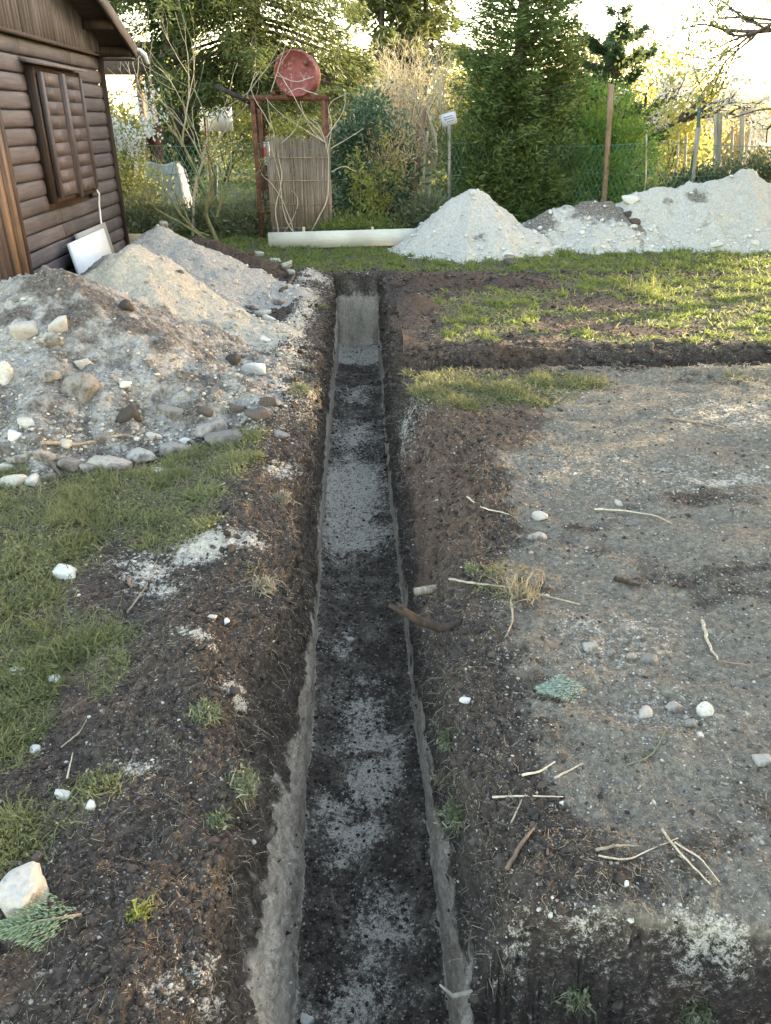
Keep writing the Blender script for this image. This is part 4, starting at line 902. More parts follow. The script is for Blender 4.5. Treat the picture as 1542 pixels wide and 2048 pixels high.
bush('green_shrub', 'small green shrub under the white blossom by the cabin', 'shrub', gx(250, 12.9), (.9, .7, 1.5), 3500, 'spring_leaf', 66, (.06, .03), 50, .13, .2, 5, None, .45)
# leafless tangle right of the laurel and on the barrel stand
bare_tree('leafless_shrub', 'pale leafless shrub with tangled upright twigs above the reddish post', 'shrub', gx(868, 13.4), [((0, 0, 0), (.02, 0, 1), 1.6, .035), ((0, 0, .9), (.5, 0, 1), .9, .022), ((0, 0, 1.0), (-.4, 0, 1), .8, .02), ((0, 0, 1.2), (.15, .1, 1), .9, .02)], 'twig_pale', 67, 3, None, 0, kids=4, spread=.5, curl=.5, up=.45, shrink=.62)
vn = MB(); rv = np.random.default_rng(70)
VL = [[(560, 480), (548, 420), (566, 360), (556, 300), (540, 240), (534, 195)], [(600, 475), (566, 430), (560, 350), (542, 290)], [(612, 475), (640, 430), (657, 400), (658, 330), (652, 280), (610, 235), (598, 200)], [(590, 470), (575, 420), (545, 370), (520, 345)],
      [(655, 310), (665, 250), (655, 205), (700, 185)], [(658, 300), (700, 275), (730, 255)], [(655, 290), (625, 262), (600, 215), (570, 160), (552, 140), (580, 100), (600, 62)], [(650, 285), (610, 260), (560, 230), (530, 190)], [(552, 150), (590, 165), (632, 152)], [(640, 190), (600, 175), (575, 185)],
      [(545, 260), (520, 215), (497, 175), (520, 140)], [(560, 290), (590, 262), (605, 225)], [(655, 300), (640, 250), (620, 235)], [(540, 190), (562, 120), (574, 80)], [(660, 345), (690, 330), (715, 345)], [(650, 280), (690, 220), (690, 180)], [(558, 480), (585, 440), (600, 400), (580, 380)]]
for k, pl_ in enumerate(VL):
    P = np.array([at(x, y, 11.93 + rv.uniform(-.05, .1)) for x, y in pl_]); P[P[:, 2] < .12, 2] = .0
    tt = np.linspace(0, len(P) - 1, len(P) * 5); Pi = np.stack([np.interp(tt, range(len(P)), P[:, j]) for j in range(3)], 1)
    ker = np.ones(5) / 5; Pp = np.pad(Pi, ((2, 2), (0, 0)), 'edge'); Pi = np.stack([np.convolve(Pp[:, j], ker, 'valid') for j in range(3)], 1)
    Pi += .02 * fbm(P3(tt * .9, k * 3.3, 0), 2)[:, None]; vn.tube(Pi, np.linspace(.013 if k in (0, 2, 1) else .008, .004, len(Pi)), 5, False, a=rv.random())
vc = at(600, 475, 11.95)
o = vn.build('climbing_vine', M['twig_pale'], None, True, loc=(vc[0], 11.95, 0)); tag(o, 'leafless pale vine twisting over the reed screen and barrel stand', 'vine')
# fruit tree in blossom and the yellow lit garden beyond
bp = gx(1282, 17.5)
bare_tree('blossoming_tree', 'old fruit tree with bent dark limbs and white blossom', 'fruit tree', bp, [((0, 0, 0), (.12, 0, 1), 1.3, .13), ((.15, 0, 1.2), (.9, .1, .65), 1.3, .085), ((.1, 0, 1.2), (.05, 0, 1), 1.0, .08), ((.9, .1, 1.7), (1, 0, -.1), .9, .05)], 'bark', 71, 3, 'blossom', 5200, (.06, .045), None, 3, .55, .45, .12, .07, .66)
for (px, Y, dims, n_, mt, sd_, lf, nm, lab, zo) in (
    (1338, 20, (2.3, 1.6, 2.5), 5000, 'backlit_leaf', 81, (.10, .06), 'yellow_bush', 'sunlit yellow bush under the blossoming fruit tree', .55),
    (1180, 22, (3.2, 2.4, 3.6), 6500, 'far_green', 82, (.12, .07), 'far_tree', 'yellow green tree behind the young pine', .5),
    (690, 22, (2.2, 2.4, 3.3), 4500, 'far_green', 83, (.13, .06), 'far_tree', 'yellow lit twiggy tree above the laurel', .46),
    (590, 24, (4.0, 2.4, 3.6), 6000, 'backlit_leaf', 84, (.13, .07), 'far_tree', 'bright yellow foliage glowing behind the barrel stand', .45),
    (450, 24, (3.4, 2.4, 3.0), 5000, 'far_green', 85, (.13, .07), 'far_tree', 'yellow green foliage between the two overhead spruces', .5),
    (810, 21, (2.2, 2.0, 3.2), 5000, 'grey_twigs', 86, (.22, .014), 'far_shrub', 'grey brown thicket between laurel and leafless shrub', .5),
    (720, 19, (2.0, 2.0, 2.9), 5000, 'grey_twigs', 87, (.22, .014), 'far_shrub', 'grey green thicket of thin twigs above the laurel', .52),
    (930, 23, (2.6, 2.0, 3.0), 5000, 'far_green', 88, (.12, .06), 'far_tree', 'olive foliage left behind the large conifer', .5),
    (1120, 21, (1.8, 1.6, 2.9), 4500, 'dry_twigs', 89, (.2, .02), 'far_shrub', 'brown thicket between the large conifer and the pine', .5),
    (1330, 26, (3.4, 2.4, 3.3), 5000, 'far_green', 90, (.13, .07), 'far_tree', 'tall pale green tree behind the blossoming tree', .55),
    (1490, 28, (3.0, 2.4, 2.3), 5000, 'far_green', 91, (.12, .07), 'far_tree', 'round yellow green tree top at the far right', .5),
    (1410, 23, (3.2, 2.0, 1.9), 6000, 'dry_twigs', 92, (.22, .016), 'far_shrub', 'tan twig thicket behind the stakes, left part', .5),
    (1530, 24, (3.6, 2.0, 2.0), 6500, 'dry_twigs', 93, (.22, .016), 'far_shrub', 'tan twig thicket behind the white lattice panel', .5),
    (225, 21, (2.2, 2.0, 2.2), 5000, 'far_green', 94, (.12, .07), 'far_tree', 'green tree behind the pavilion and cabin corner', .5),
    (1000, 34, (9, 3, 3.0), 6500, 'far_green', 95, (.25, .12), 'far_tree', 'broad hazy tree line behind the large conifer', .5),
    (640, 34, (8, 3, 3.6), 6500, 'far_green', 96, (.25, .12), 'far_tree', 'broad hazy tree line behind the barrel', .5),
    (1400, 40, (12, 3, 2.4), 6500, 'far_green', 97, (.25, .12), 'far_tree', 'low broad tree line at the horizon on the right', .5)):
    bush(nm, lab, 'tree' if 'tree' in nm else 'shrub', gx(px, Y), dims, n_, mt, sd_, lf, 90, .17 * dims[2] / 2.2, .2, 8, 'trees and shrubs beyond the fence', zo)
# unseen trees added right of the frame to shade the yard and cabin
for k, (x_, y_, H_, rad_, n_, zc_, lab) in enumerate(((9.2, 13.4, 7.2, 2.4, 18000, 2.6, 'unseen dense leafy tree added for shade beyond the fence on the right'), (12.6, 18.5, 8.5, 3.2, 18000, 2.0, 'unseen tall leafy tree added for shade farther right along the fence'), (10.2, 10.0, 7.2, 2.3, 18000, 2.35, 'unseen leafy tree added for shade right of the largest white heap'), (9.4, 6.4, 6.5, 2.2, 18000, 1.3, 'unseen leafy tree added for shade level with the trampled soil'), (12.2, 16.0, 8.5, 2.3, 18000, 2.2, 'second unseen tall leafy tree added for shade along the fence'), (8.6, 2.6, 6.0, 2.3, 18000, 1.0, 'unseen leafy tree added for shade nearest the camera on the right'))):
    if n_ < 1000: continue
    bush('shade_tree', lab, 'tree', (x_, y_, 0), (rad_ * 2, rad_ * 2, H_ - zc_), n_, 'far_green', 100 + k, (.18, .13), 150, .34, .1, 9, 'unseen trees added to shade the yard', .5 + zc_ / (H_ - zc_))
b0 = np.array((5.9, 9.3, 0.0))
bpts = [at(1650, 60, 9.3), at(1560, 70, 9.3), at(1480, 62, 9.3), at(1420, 42, 9.3)]
bare_tree('overhanging_tree', 'tree whose budding branches hang in at the top right corner', 'tree', b0, [((0, 0, -.1), (.05, 0, 1), 2.5, .12), (bpts[0] - b0, (-1, 0, .02), 1.0, .03), (bpts[1] - b0 + np.array((.05, 0, .1)), (-1, 0, .25), .75, .02), ((.0, 0, 2.2), (-.6, 0, .5), 1.2, .05), ((.1, 0, 2.3), (.4, .3, .9), 1.6, .06)],
    'bark', 111, 3, 'spring_leaf', 3600, (.045, .028), None, 3, .5, .4, .0, .045)
tp = bush('tarpaulin', 'x', 'x', gx(310, 14.0), (.1, .1, .1), 4, 'hedge', 3)
for ch in list(tp.children): bpy.data.objects.remove(ch)
bpy.data.objects.remove(tp)
# grey sheet draped over a pile
gxs = np.linspace(-.85, .85, 40); gys = np.linspace(-.5, .5, 20); Xg, Yg = np.meshgrid(gxs, gys)
Zg = .98 * (1 - smooth(np.abs(Xg) / .85, .75, 1.0)) * (1 - smooth(np.abs(Yg) / .5, .55, 1.0)) + .06 * fbm(P3(Xg * 3, Yg * 3, 5), 3) + .025 * np.sin(Xg * 14 + 3 * Yg)
ii = np.arange(Xg.size).reshape(Xg.shape); q_ = np.stack([ii[:-1, :-1], ii[:-1, 1:], ii[1:, 1:], ii[1:, :-1]], -1).reshape(-1, 4)
o = mesh_obj('grey_sheet', np.stack([Xg, Yg, Zg - .03], -1).reshape(-1, 3), q_, M['tarp'], None, True, loc=gx(288, 13.9)); tag(o, 'grey sheet over a pile behind the young fruit tree', 'sheet')

# ================================================================== STONES IN THE HEAPS (parts) AND ON THE GROUND (things)
bpy.context.view_layer.update(); dg = bpy.context.evaluated_depsgraph_get()
def hit(px, py):
    d = Vector(ray(px, py)).normalized(); ok, loc, nrm, fi, ob, mx = sc.ray_cast(dg, Vector((0, 0, CAM_H)), d)
    return (np.array(loc), np.array(nrm), ob) if ok else (gp(px, py), np.array((0, 0, 1.)), None)
def near_t(p): return p[1] * CP + (CAM_H - p[2]) * SP
def stone_px(px, py, wpx, hpx, seed, mat, parent=None, sink=.30, rz=None, lvl=S2, rough=.12, flat=.8):
    p, nrm, ob = hit(px, py + hpx * .35); s = near_t(p) / FPX; wd = wpx * s; hh = hpx * s
    o = rock('stone', (wd, wd * .8, max(hh * 1.15, wd * .5) * flat), seed, M[mat], parent, (0, 0, 0), rng.uniform(-.5, .5) if rz is None else rz, rng.uniform(-.2, .2), lvl, rough)
    z = p + np.array((0, 0, hh * flat * (.5 - sink - .08)))
    o.location = tuple(z - (np.array(parent.location) if parent else 0)); return o
h1 = HL[0][0]
for k, (x, y, w_, h_, mt) in enumerate([(385, 755, 120, 110, 'grey_stone'), (160, 755, 78, 84, 'grey_stone'), (100, 742, 50, 44, 'grey_stone'), (262, 820, 48, 42, 'soil_clod'), (168, 720, 40, 30, 'lime_stone'), (102, 672, 54, 40, 'grey_stone'), (52, 650, 60, 46, 'lime_stone'), (248, 764, 28, 18, 'white_stone'), (10, 735, 40, 66, 'lime_stone'),
        (345, 818, 50, 34, 'grey_stone'), (420, 850, 86, 36, 'grey_stone'), (455, 868, 84, 46, 'grey_stone'), (350, 895, 74, 24, 'grey_stone'), (230, 922, 78, 46, 'grey_stone'), (140, 920, 60, 38, 'grey_stone'), (182, 930, 34, 34, 'grey_stone'), (285, 905, 60, 34, 'grey_stone'), (30, 955, 46, 40, 'lime_stone'), (64, 955, 34, 36, 'lime_stone'), (96, 950, 40, 30, 'grey_stone'),
        (18, 928, 34, 26, 'lime_stone'), (40, 912, 44, 24, 'grey_stone'), (10, 890, 50, 30, 'grey_stone'), (90, 905, 50, 30, 'grey_stone'), (372, 878, 24, 18, 'lime_stone'), (300, 868, 26, 20, 'lime_stone'), (410, 818, 40, 22, 'soil_clod'), (470, 812, 46, 30, 'soil_clod'), (120, 640, 40, 34, 'lime_stone'), (315, 870, 22, 16, 'lime_stone'), (200, 870, 30, 22, 'grey_stone'), (55, 840, 36, 24, 'lime_stone'), (30, 865, 40, 20, 'white_stone'), (130, 880, 34, 20, 'lime_stone'), (535, 798, 44, 30, 'soil_clod'), (520, 822, 50, 34, 'soil_clod')]):
    if k == 0: continue
    stone_px(x, y, w_, h_, 200 + k, mt, h1)
h2 = HL[1][0]
for k, (x, y, w_, h_, mt) in enumerate([(250, 603, 34, 30, 'soil_clod'), (510, 727, 68, 40, 'white_stone'), (528, 676, 36, 16, 'lime_stone'), (455, 625, 28, 14, 'lime_stone'), (360, 540, 22, 10, 'grey_stone'), (420, 640, 40, 22, 'lime_stone'), (525, 620, 40, 26, 'lime_stone'), (505, 610, 28, 16, 'grey_stone'), (465, 712, 40, 28, 'soil_clod'), (300, 530, 18, 12, 'lime_stone')]):
    stone_px(x, y, w_, h_, 260 + k, mt, h2, .35)
h3 = HL[2][0]
for k, (x, y, w_, h_, mt) in enumerate([(327, 446, 22, 17, 'grey_stone'), (540, 636, 34, 20, 'lime_stone'), (555, 600, 26, 18, 'grey_stone'), (470, 560, 18, 12, 'lime_stone')]):
    stone_px(x, y, w_, h_, 280 + k, mt, h3, .3)
h4 = HL[3][0]
for k, (x, y, w_, h_, mt) in enumerate([(519, 506, 26, 16, 'lime_stone'), (550, 518, 30, 12, 'lime_stone'), (572, 528, 32, 20, 'lime_stone'), (583, 542, 20, 14, 'lime_stone')]):
    stone_px(x, y, w_, h_, 290 + k, mt, h4, .25)
for hk, lst in ((HR[0][0], [(1085, 497, 34, 18, 'white_stone'), (1070, 480, 20, 12, 'white_stone'), (1016, 505, 22, 10, 'white_stone'), (945, 382, 12, 12, 'white_stone')]),
                (HR[1][0], [(1110, 492, 20, 16, 'white_stone'), (1140, 488, 26, 14, 'white_stone'), (1270, 440, 26, 14, 'soil_clod'), (1255, 425, 18, 14, 'soil_clod'), (1200, 503, 24, 12, 'white_stone'), (1245, 500, 26, 12, 'white_stone')]),
                (HR[2][0], [(1262, 394, 30, 24, 'white_stone'), (1300, 500, 24, 10, 'white_stone'), (1430, 485, 30, 14, 'white_stone'), (1510, 480, 24, 14, 'white_stone')])):
    for k, (x, y, w_, h_, mt) in enumerate(lst): stone_px(x, y, w_, h_, 300 + k + int(x), mt, hk, .3)
# loose stones lying on the ground
GST = 'loose stones lying in the yard'
LS = [(54, 1778, 96, 108, 'mottled_stone', 'large pale oblong stone lying at the bottom left beside a green sprig'), (133, 1139, 58, 24, 'white_stone', 'flat bright white stone in the grass left of the lime patch'), (37, 1338, 30, 22, 'white_stone', 'round white stone at the left edge of the grass'), (110, 1354, 26, 16, 'white_stone', 'greyish white stone right of the round white one'),
      (72, 1494, 26, 24, 'white_stone', 'white stone on the border between grass and dark soil'), (127, 1584, 36, 26, 'lime_stone', 'beige stone in thin grass above the large oblong stone'), (182, 1607, 22, 22, 'white_stone', 'small white stone right of the beige stone'), (316, 940, 30, 16, 'white_stone', 'white stone in the grass below the heap of rubble'),
      (80, 1312, 20, 12, 'white_stone', 'small white stone above the round white one'), (425, 1232, 20, 12, 'lime_stone', 'small pinkish stone below the lime patch near the trench'), (455, 1242, 16, 14, 'white_stone', 'tiny white stone nearest the trench lip below the lime patch'), (205, 1246, 36, 26, 'soil_clod', 'dark grey round clod in the grass'),
      (1078, 1027, 40, 26, 'lime_stone', 'pale flat stone on grey soil at the edge of the trampled yard'), (1078, 1070, 34, 26, 'grey_stone', 'dark stone with a pale face below the pale flat stone'), (1290, 1420, 34, 28, 'lime_stone', 'pale angular stone left of a cluster of stones'), (1346, 1410, 34, 26, 'grey_stone', 'grey square stone in the middle of the cluster'), (1408, 1412, 44, 36, 'lime_stone', 'largest pale stone at the right of the cluster'),
      (1380, 1443, 30, 20, 'grey_stone', 'rounded grey stone at the bottom of the cluster'), (1522, 1517, 42, 26, 'grey_stone', 'long brownish stone at the right edge'), (1298, 1315, 44, 16, 'grey_stone', 'flat grey stone right of three in a row'), (1262, 1310, 22, 16, 'grey_stone', 'middle grey stone of three in a row'), (1180, 1290, 32, 22, 'grey_stone', 'brownish stone at the left end of the row'), (1222, 1302, 24, 16, 'grey_stone', 'dark stone between the brownish and the middle one'),
      (1400, 1468, 18, 18, 'lime_stone', 'small pale stone just below the cluster'), (1252, 1763, 14, 16, 'white_stone', 'small white stone among straw at the lower right'), (1122, 1603, 12, 18, 'white_stone', 'upright white chip near the right trench lip'), (1100, 1825, 14, 22, 'white_stone', 'white chip above the limed bank at the lower right'), (612, 2036, 30, 22, 'lime_stone', 'pale stone at the foot of the trench wall'),
      (562, 868, 30, 16, 'grey_stone', 'grey stone on the left trench bank'), (930, 1398, 24, 14, 'lime_stone', 'pale stone caught on the right trench bank'), (1237, 1003, 16, 18, 'lime_stone', 'pinkish pebble alone on the grey soil'), (700, 1277, 22, 14, 'lime_stone', 'pale lump on the dark trench floor'), (1022, 524, 36, 16, 'soil_clod', 'black clod before the pointed white heap')]
for k, (x, y, w_, h_, mt, lab) in enumerate(LS):
    o = stone_px(x, y, w_, h_, 400 + k, mt, None, .02 if k == 0 else .22, 1.15 if k == 0 else None, S3 if k == 0 else S2, .16 if k == 0 else .10, .72 if k == 0 else .8)
    tag(o, lab, 'stone', GST)

# ================================================================== STICKS, ROOTS, SPRIGS
GT = 'sticks and twigs lying about'
def stick(pts, rpx, mat, label, name='twig', lift=.010, taper=.45):
    H = [hit(x, y) for x, y in pts]; P = np.array([h[0] + h[1] * lift for h in H]); s = near_t(P.mean(0)) / FPX
    t = np.linspace(0, len(P) - 1, len(P) * 4); Pi = np.stack([np.interp(t, range(len(P)), P[:, j]) for j in range(3)], 1)
    Pi[1:-1] = (Pi[:-2] + Pi[1:-1] + Pi[2:]) / 3; Pi += .15 * rpx * s * rng.normal(size=Pi.shape) * np.array((1, 1, .6))
    m = MB(); m.tube(Pi, np.linspace(1, taper, len(Pi)) * rpx * s * .72, 7, a=rng.random()); o = m.build(name, M[mat], None, True, loc=Pi[0]); tag(o, label, 'twig', GT); return o
TW = [([(1020, 1742), (1045, 1690), (1062, 1664)], 8, 'orange_wood', 'thick broken stick with a raw orange end near the right trench lip'), ([(1040, 1552), (1080, 1548), (1112, 1528)], 4, 'twig_pale', 'pale bent twig left of a straight one'), ([(1108, 1560), (1166, 1530)], 4, 'twig_pale', 'pale straight twig near the right trench lip'),
      ([(1404, 1246), (1414, 1290), (1434, 1324)], 6, 'twig_pale', 'thick curved pale root on the grey soil'), ([(1434, 1326), (1500, 1334)], 2.5, 'twig', 'thin dark twig continuing from the curved pale root'), ([(1320, 1664), (1362, 1712), (1420, 1772)], 4.5, 'twig_pale', 'longest straight pale stick at the lower right'), ([(1350, 1690), (1400, 1720), (1432, 1768)], 3, 'twig_pale', 'thin stick lying along the longest straight one'),
      ([(1196, 1707), (1240, 1698), (1276, 1698)], 5, 'twig', 'short grey brown stick left of the longest straight one'), ([(1200, 1720), (1250, 1724), (1300, 1706), (1356, 1680)], 3, 'twig_pale', 'curved strand lying under the short grey stick'), ([(900, 1162), (960, 1172), (1030, 1180), (1160, 1214)], 4, 'twig_pale', 'long pale twig lying across the grass at the right trench lip'),
      ([(1025, 1210), (1022, 1250), (1000, 1304)], 3.5, 'twig', 'grey twig hanging down from the long pale one'), ([(935, 998), (960, 1018), (1015, 1030)], 3, 'twig_pale', 'thin pale root on the brown bank'), ([(1190, 1022), (1260, 1026), (1315, 1036), (1345, 1052)], 3, 'twig_pale', 'thin wavy root on the grey soil'), ([(1228, 1160), (1250, 1168), (1282, 1176)], 8, 'root', 'short reddish brown bark piece on the grey soil'),
      ([(400, 1000), (425, 982), (452, 970)], 3, 'twig_pale', 'pale twig in the grass left of the trench'), ([(252, 1228), (290, 1180), (304, 1146), (322, 1106)], 3, 'twig', 'crooked twig beside the lime patch'), ([(80, 888), (170, 890), (240, 870), (300, 884)], 6, 'twig', 'long dark branch lying along the foot of the rubble heap'), ([(78, 880), (100, 925), (124, 958)], 9, 'bark', 'thick dark stick leaning against the foot of the rubble heap'),
      ([(1100, 1716), (1100, 1666)], 4, 'orange_wood', 'short pinkish wood chip standing by the broken stick'), ([(984, 1600), (1066, 1594), (1130, 1600)], 3.5, 'twig_pale', 'long pale root stretched over the right trench lip'), ([(1012, 1660), (1042, 1600)], 3.5, 'twig', 'short dark twig above the broken stick'), ([(1330, 838), (1420, 852), (1480, 866)], 3, 'twig', 'long thin twig lying on the far grey soil'),
      ([(256, 1160), (262, 1172), (276, 1176)], 5, 'orange_wood', 'short orange wood chip on the lime patch'), ([(1256, 1536), (1300, 1516), (1330, 1462)], 3, 'weed', 'greenish stalk lying below the stone cluster'), ([(560, 585), (575, 575), (592, 545)], 6, 'bark', 'dark root sticking up beside the far trench end'), ([(120, 1500), (160, 1470), (178, 1440)], 2.5, 'twig', 'short twig on dark soil left of the trench'), ([(132, 1560), (142, 1510)], 3, 'twig_pale', 'pale upright twig above the beige stone')]
for pts, rp, mt, lab in TW: stick(pts, rp, mt, lab)
# broken root stub standing out of the trench wall
p0 = hit(880, 1256)[0]; s = near_t(p0) / FPX; q = p0 + np.array((-.165, -.03, .015))
q = at(778, 1210, p0[1] - .01)
P = np.array([p0 + np.array((.08, .02, .0)), p0, p0 * .62 + q * .38 + np.array((0, 0, -.008)), p0 * .25 + q * .75, q]); m = MB()
m.tube(P, np.array((15, 16, 16, 14, 6)) * s * .60, 9); sid = P[3]; m.tube([sid, sid + np.array((.0, -.01, .025)), sid + np.array((-.02, 0, .035))], [.007, .006, .003], 6)
tag(m.build('root_stub', M['root'], None, True, loc=p0), 'thick broken dark root sticking out over the trench from its right wall', 'root')
p0 = hit(868, 1178)[0]; s = near_t(p0) / FPX; m = MB(); m.tube([p0 + np.array((.04, .0, .0)), p0, p0 + np.array((-40 * s, -.02, .0))], [9 * s, 9 * s, 8 * s], 9)
tag(m.build('root_stub', M['twig'], None, True, loc=p0), 'short sawn pale brown root end above the thick broken root', 'root')
p0 = hit(945, 1985)[0]; s = near_t(p0) / FPX; m = MB(); q1 = at(905, 1992, p0[1]); q2 = at(880, 1970, p0[1] - .01); m.tube([p0 + np.array((.05, .02, .01)), p0, q1, q2], [6 * s, 6 * s, 5 * s, 2 * s], 7)
tag(m.build('root_stub', M['twig_pale'], None, True, loc=p0), 'forked pale root poking from the right trench wall at the bottom', 'root')
# hair roots on the trench lips
def sprig(px, py, L, az, seed, label, mat='thuja'):
    p, nrm, ob = hit(px, py); r_ = np.random.default_rng(seed); t = empty('sprig', p + np.array((0, 0, .012))); tag(t, label, 'sprig', 'cut evergreen sprigs'); n = 1300
    D = np.array((math.cos(az), math.sin(az), .0)); Sd = np.array((-D[1], D[0], 0))
    mb = MB(); mb.tube([D * 0, D * L * .5 + (0, 0, .012), D * L], [.0035, .0025, .001], 5); mb.build('stem', M['twig'], t, True)
    tt = r_.random(n) ** .8; la = r_.uniform(-1, 1, n); wv = L * .42 * (1 - tt) * (1 - .2 * tt) + .006
    P = D * (tt * L + np.abs(la) * wv * .9)[:, None] + Sd * (la * wv)[:, None]; P[:, 2] = .010 + .008 * r_.random(n)
    V, Q, a = leaves(P, D * .9 + Sd * np.sign(la)[:, None] * .45 + r_.normal(size=(n, 3)) * .12, .011 * r_.uniform(.7, 1.3, n), .0026)
    mesh_obj('needles', V, Q, M[mat], t, False, {'rnd': a}); return t
M['sprig'] = leaf_mat('grey_green_sprig', (.10, .14, .07), (.24, .29, .17), .1)
M['sprig_blue'] = leaf_mat('blue_green_sprig', (.14, .19, .15), (.32, .38, .31), .1)
sprig(165, 1836, .17, math.pi + .28, 1, 'flat grey green conifer sprig beside the large oblong stone', 'sprig')
sprig(1172, 1386, .15, math.pi + .1, 2, 'blue green conifer sprig lying on dark soil at the right', 'sprig_blue')
sprig(205, 1868, .07, 1.9, 3, 'small green conifer twig touching the larger grey green sprig', 'thuja') if False else None
# uprooted tufts of weeds hanging on the lips
GW = 'tufts of weeds hanging on the trench lips'
TU = [(410, 1425, 50, 150, 'weed', 'pale green tuft spilling over the left lip beside the limed clod'), (480, 1570, 60, 150, 'weed', 'hanging green tuft on the left trench lip, largest of the lower ones'), (430, 1640, 46, 110, 'weed', 'grey green tuft lower down the left bank'), (525, 1175, 50, 130, 'straw', 'dry straw tuft on the left lip at the bright lime patch'), (640, 615, 24, 70, 'weed', 'small tuft on the left lip near the far end'),
      (600, 780, 36, 90, 'weed', 'green tuft on the left lip beside the rubble heap'), (280, 1830, 50, 60, 'spring_leaf', 'bright yellow green weed lying on dark soil'), (905, 1480, 46, 150, 'weed', 'green tuft on the right lip below the pale stone'), (920, 1630, 56, 170, 'weed', 'leafy green tuft hanging into the trench on the right'), (890, 1560, 40, 130, 'straw', 'straw coloured tuft between two green ones on the right lip'), (945, 1140, 30, 50, 'weed', 'small yellow green tuft on dusty soil right of the trench'), (1040, 1190, 80, 100, 'straw', 'tangle of straw and green around the long pale twig'), (1150, 1985, 60, 90, 'weed', 'weed drooping into the near cross trench'), (1390, 2020, 60, 90, 'weed', 'weed with round leaves at the bottom right edge'),
      (1290, 590, 90, 90, 'grass_sun', 'tall sunlit grass tussock on the lawn'), (820, 752, 30, 60, 'grass', 'grass tuft on the corner between the trenches'), (560, 1000, 40, 130, 'straw', 'thin dry roots and straw hanging on the left wall')]
for k, (x, y, wpx, n, mt, lab) in enumerate(TU):
    p, nrm, ob = hit(x, y); s = near_t(p) / FPX; r_ = np.random.default_rng(600 + k); W_ = wpx * s * .5; n2 = n * 2
    t = tag(empty('weed_tuft', p), lab, 'weed', GW); hang = -1.0 if k not in (6, 10, 11, 14, 15) else -.1
    P = r_.normal(size=(n2, 3)) * W_ * np.array((.45, .5, .10)); D = r_.normal(size=(n2, 3)) * .6; D[:, 2] += .55; sgn = -1 if x > 760 else 1
    bend = np.stack([np.full(n2, .5 * sgn), np.full(n2, -.2), np.full(n2, 1.3 * hang)], 1) + r_.normal(size=(n2, 3)) * .5
    V, Q, T_, a = blades(P, D, W_ * r_.uniform(.6, 1.7, n2), r_.uniform(.0016, .0038, n2) * (1 + s * 300), bend)
    mesh_obj('blades', V, [Q, T_], M[mt], t, False, {'rnd': a})
    if mt in ('weed', 'spring_leaf'):
        nl = n; Pl = r_.normal(size=(nl, 3)) * W_ * np.array((.5, .5, .28)); Pl[:, 2] += W_ * .1 + hang * np.abs(Pl[:, 0]) * .3
        V, Q, a = leaves(Pl, r_.normal(size=(nl, 3)) + np.array((0, 0, .5)), r_.uniform(.008, .018, nl) * (1 + s * 120), r_.uniform(.005, .010, nl) * (1 + s * 120)); mesh_obj('leaves', V, Q, M[mt], t, False, {'rnd': a})

# ================================================================== GROUND LITTER (nobody could count it)
vw = in_view(GS.c, .12); vf = vw.astype(float); dist = np.linalg.norm(GS.c - np.array((0, 0, CAM_H)), axis=1); lod = 1 / np.maximum(dist, 1.2) ** 1.7
fl = vf * lod; fa = GS.fa; up_ = GS.fn[:, 2]
topm = (fa['F'] < .03) & (up_ > .4)
def stuff(name, V, F, mat, a, label): return tag(mesh_obj(name, V, F, M[mat], None, False, {'rnd': a}), label, kind='stuff')
# grass: trampled near, upright farther off
gw = fl * topm * smooth(fa['grass'], .30, .85) * (.05 + smooth(fbm(GS.c * np.array((4, 4, 0)) + 4, 4), -.05, .35) ** 1.3)
for (nm, n, mt, msk, L0, L1, W0, upk, lab) in (('grass', 50000, 'grass', GS.c[:, 1] < 6.0, .018, .075, .0032, .5, 'short trampled grass in the near yard'), ('lawn_grass', 110000, 'grass_sun', GS.c[:, 1] >= 5.7, .018, .065, .0050, .6, 'longer green grass of the lawn before the fence')):
    P, N, i = GS.sample(n, (gw * msk) if nm == 'grass' else gw * msk / lod * np.where(GS.c[:, 1] < 13.5, 1, np.where(GS.c[:, 1] < 26, .10, 0))); dd = dist[i]; L = rng.uniform(L0, L1, len(P)) * (1 + .06 * dd); W = W0 * (.5 + .20 * dd) * rng.uniform(.7, 1.3, len(P))
    D = rng.normal(size=(len(P), 3)); D[:, 2] = np.abs(D[:, 2]) * .5 + upk; b = rng.normal(size=(len(P), 3)) * .7; b[:, 2] -= .55
    patch = .5 + .9 * fbm(P * np.array((2.2, 2.2, 0)) + 9, 3)
    V, Q, T_, a = blades(P, D, L, W, b, (.6 * rng.random(len(P)) + .4 * patch).clip(0, 1)); stuff(nm, V, [Q, T_], mt, a, lab)
# small leaves of clover and weeds in the grass
P, N, i = GS.sample(26000, gw * (GS.c[:, 1] < 6) * smooth(fbm(GS.c * 2.4 + 31, 3), -.1, .35)); D = rng.normal(size=(len(P), 3)); D[:, 2] = np.abs(D[:, 2]) * .4
V, Q, a = leaves(P + np.array((0, 0, .006)) + rng.random((len(P), 1)) * np.array((0, 0, .014)), D, rng.uniform(.007, .016, len(P)) * (.7 + .12 * dist[i]), rng.uniform(.005, .011, len(P)) * (.7 + .12 * dist[i])); stuff('weed_leaves', V, Q, 'grass', a, 'small weed leaves among the grass')
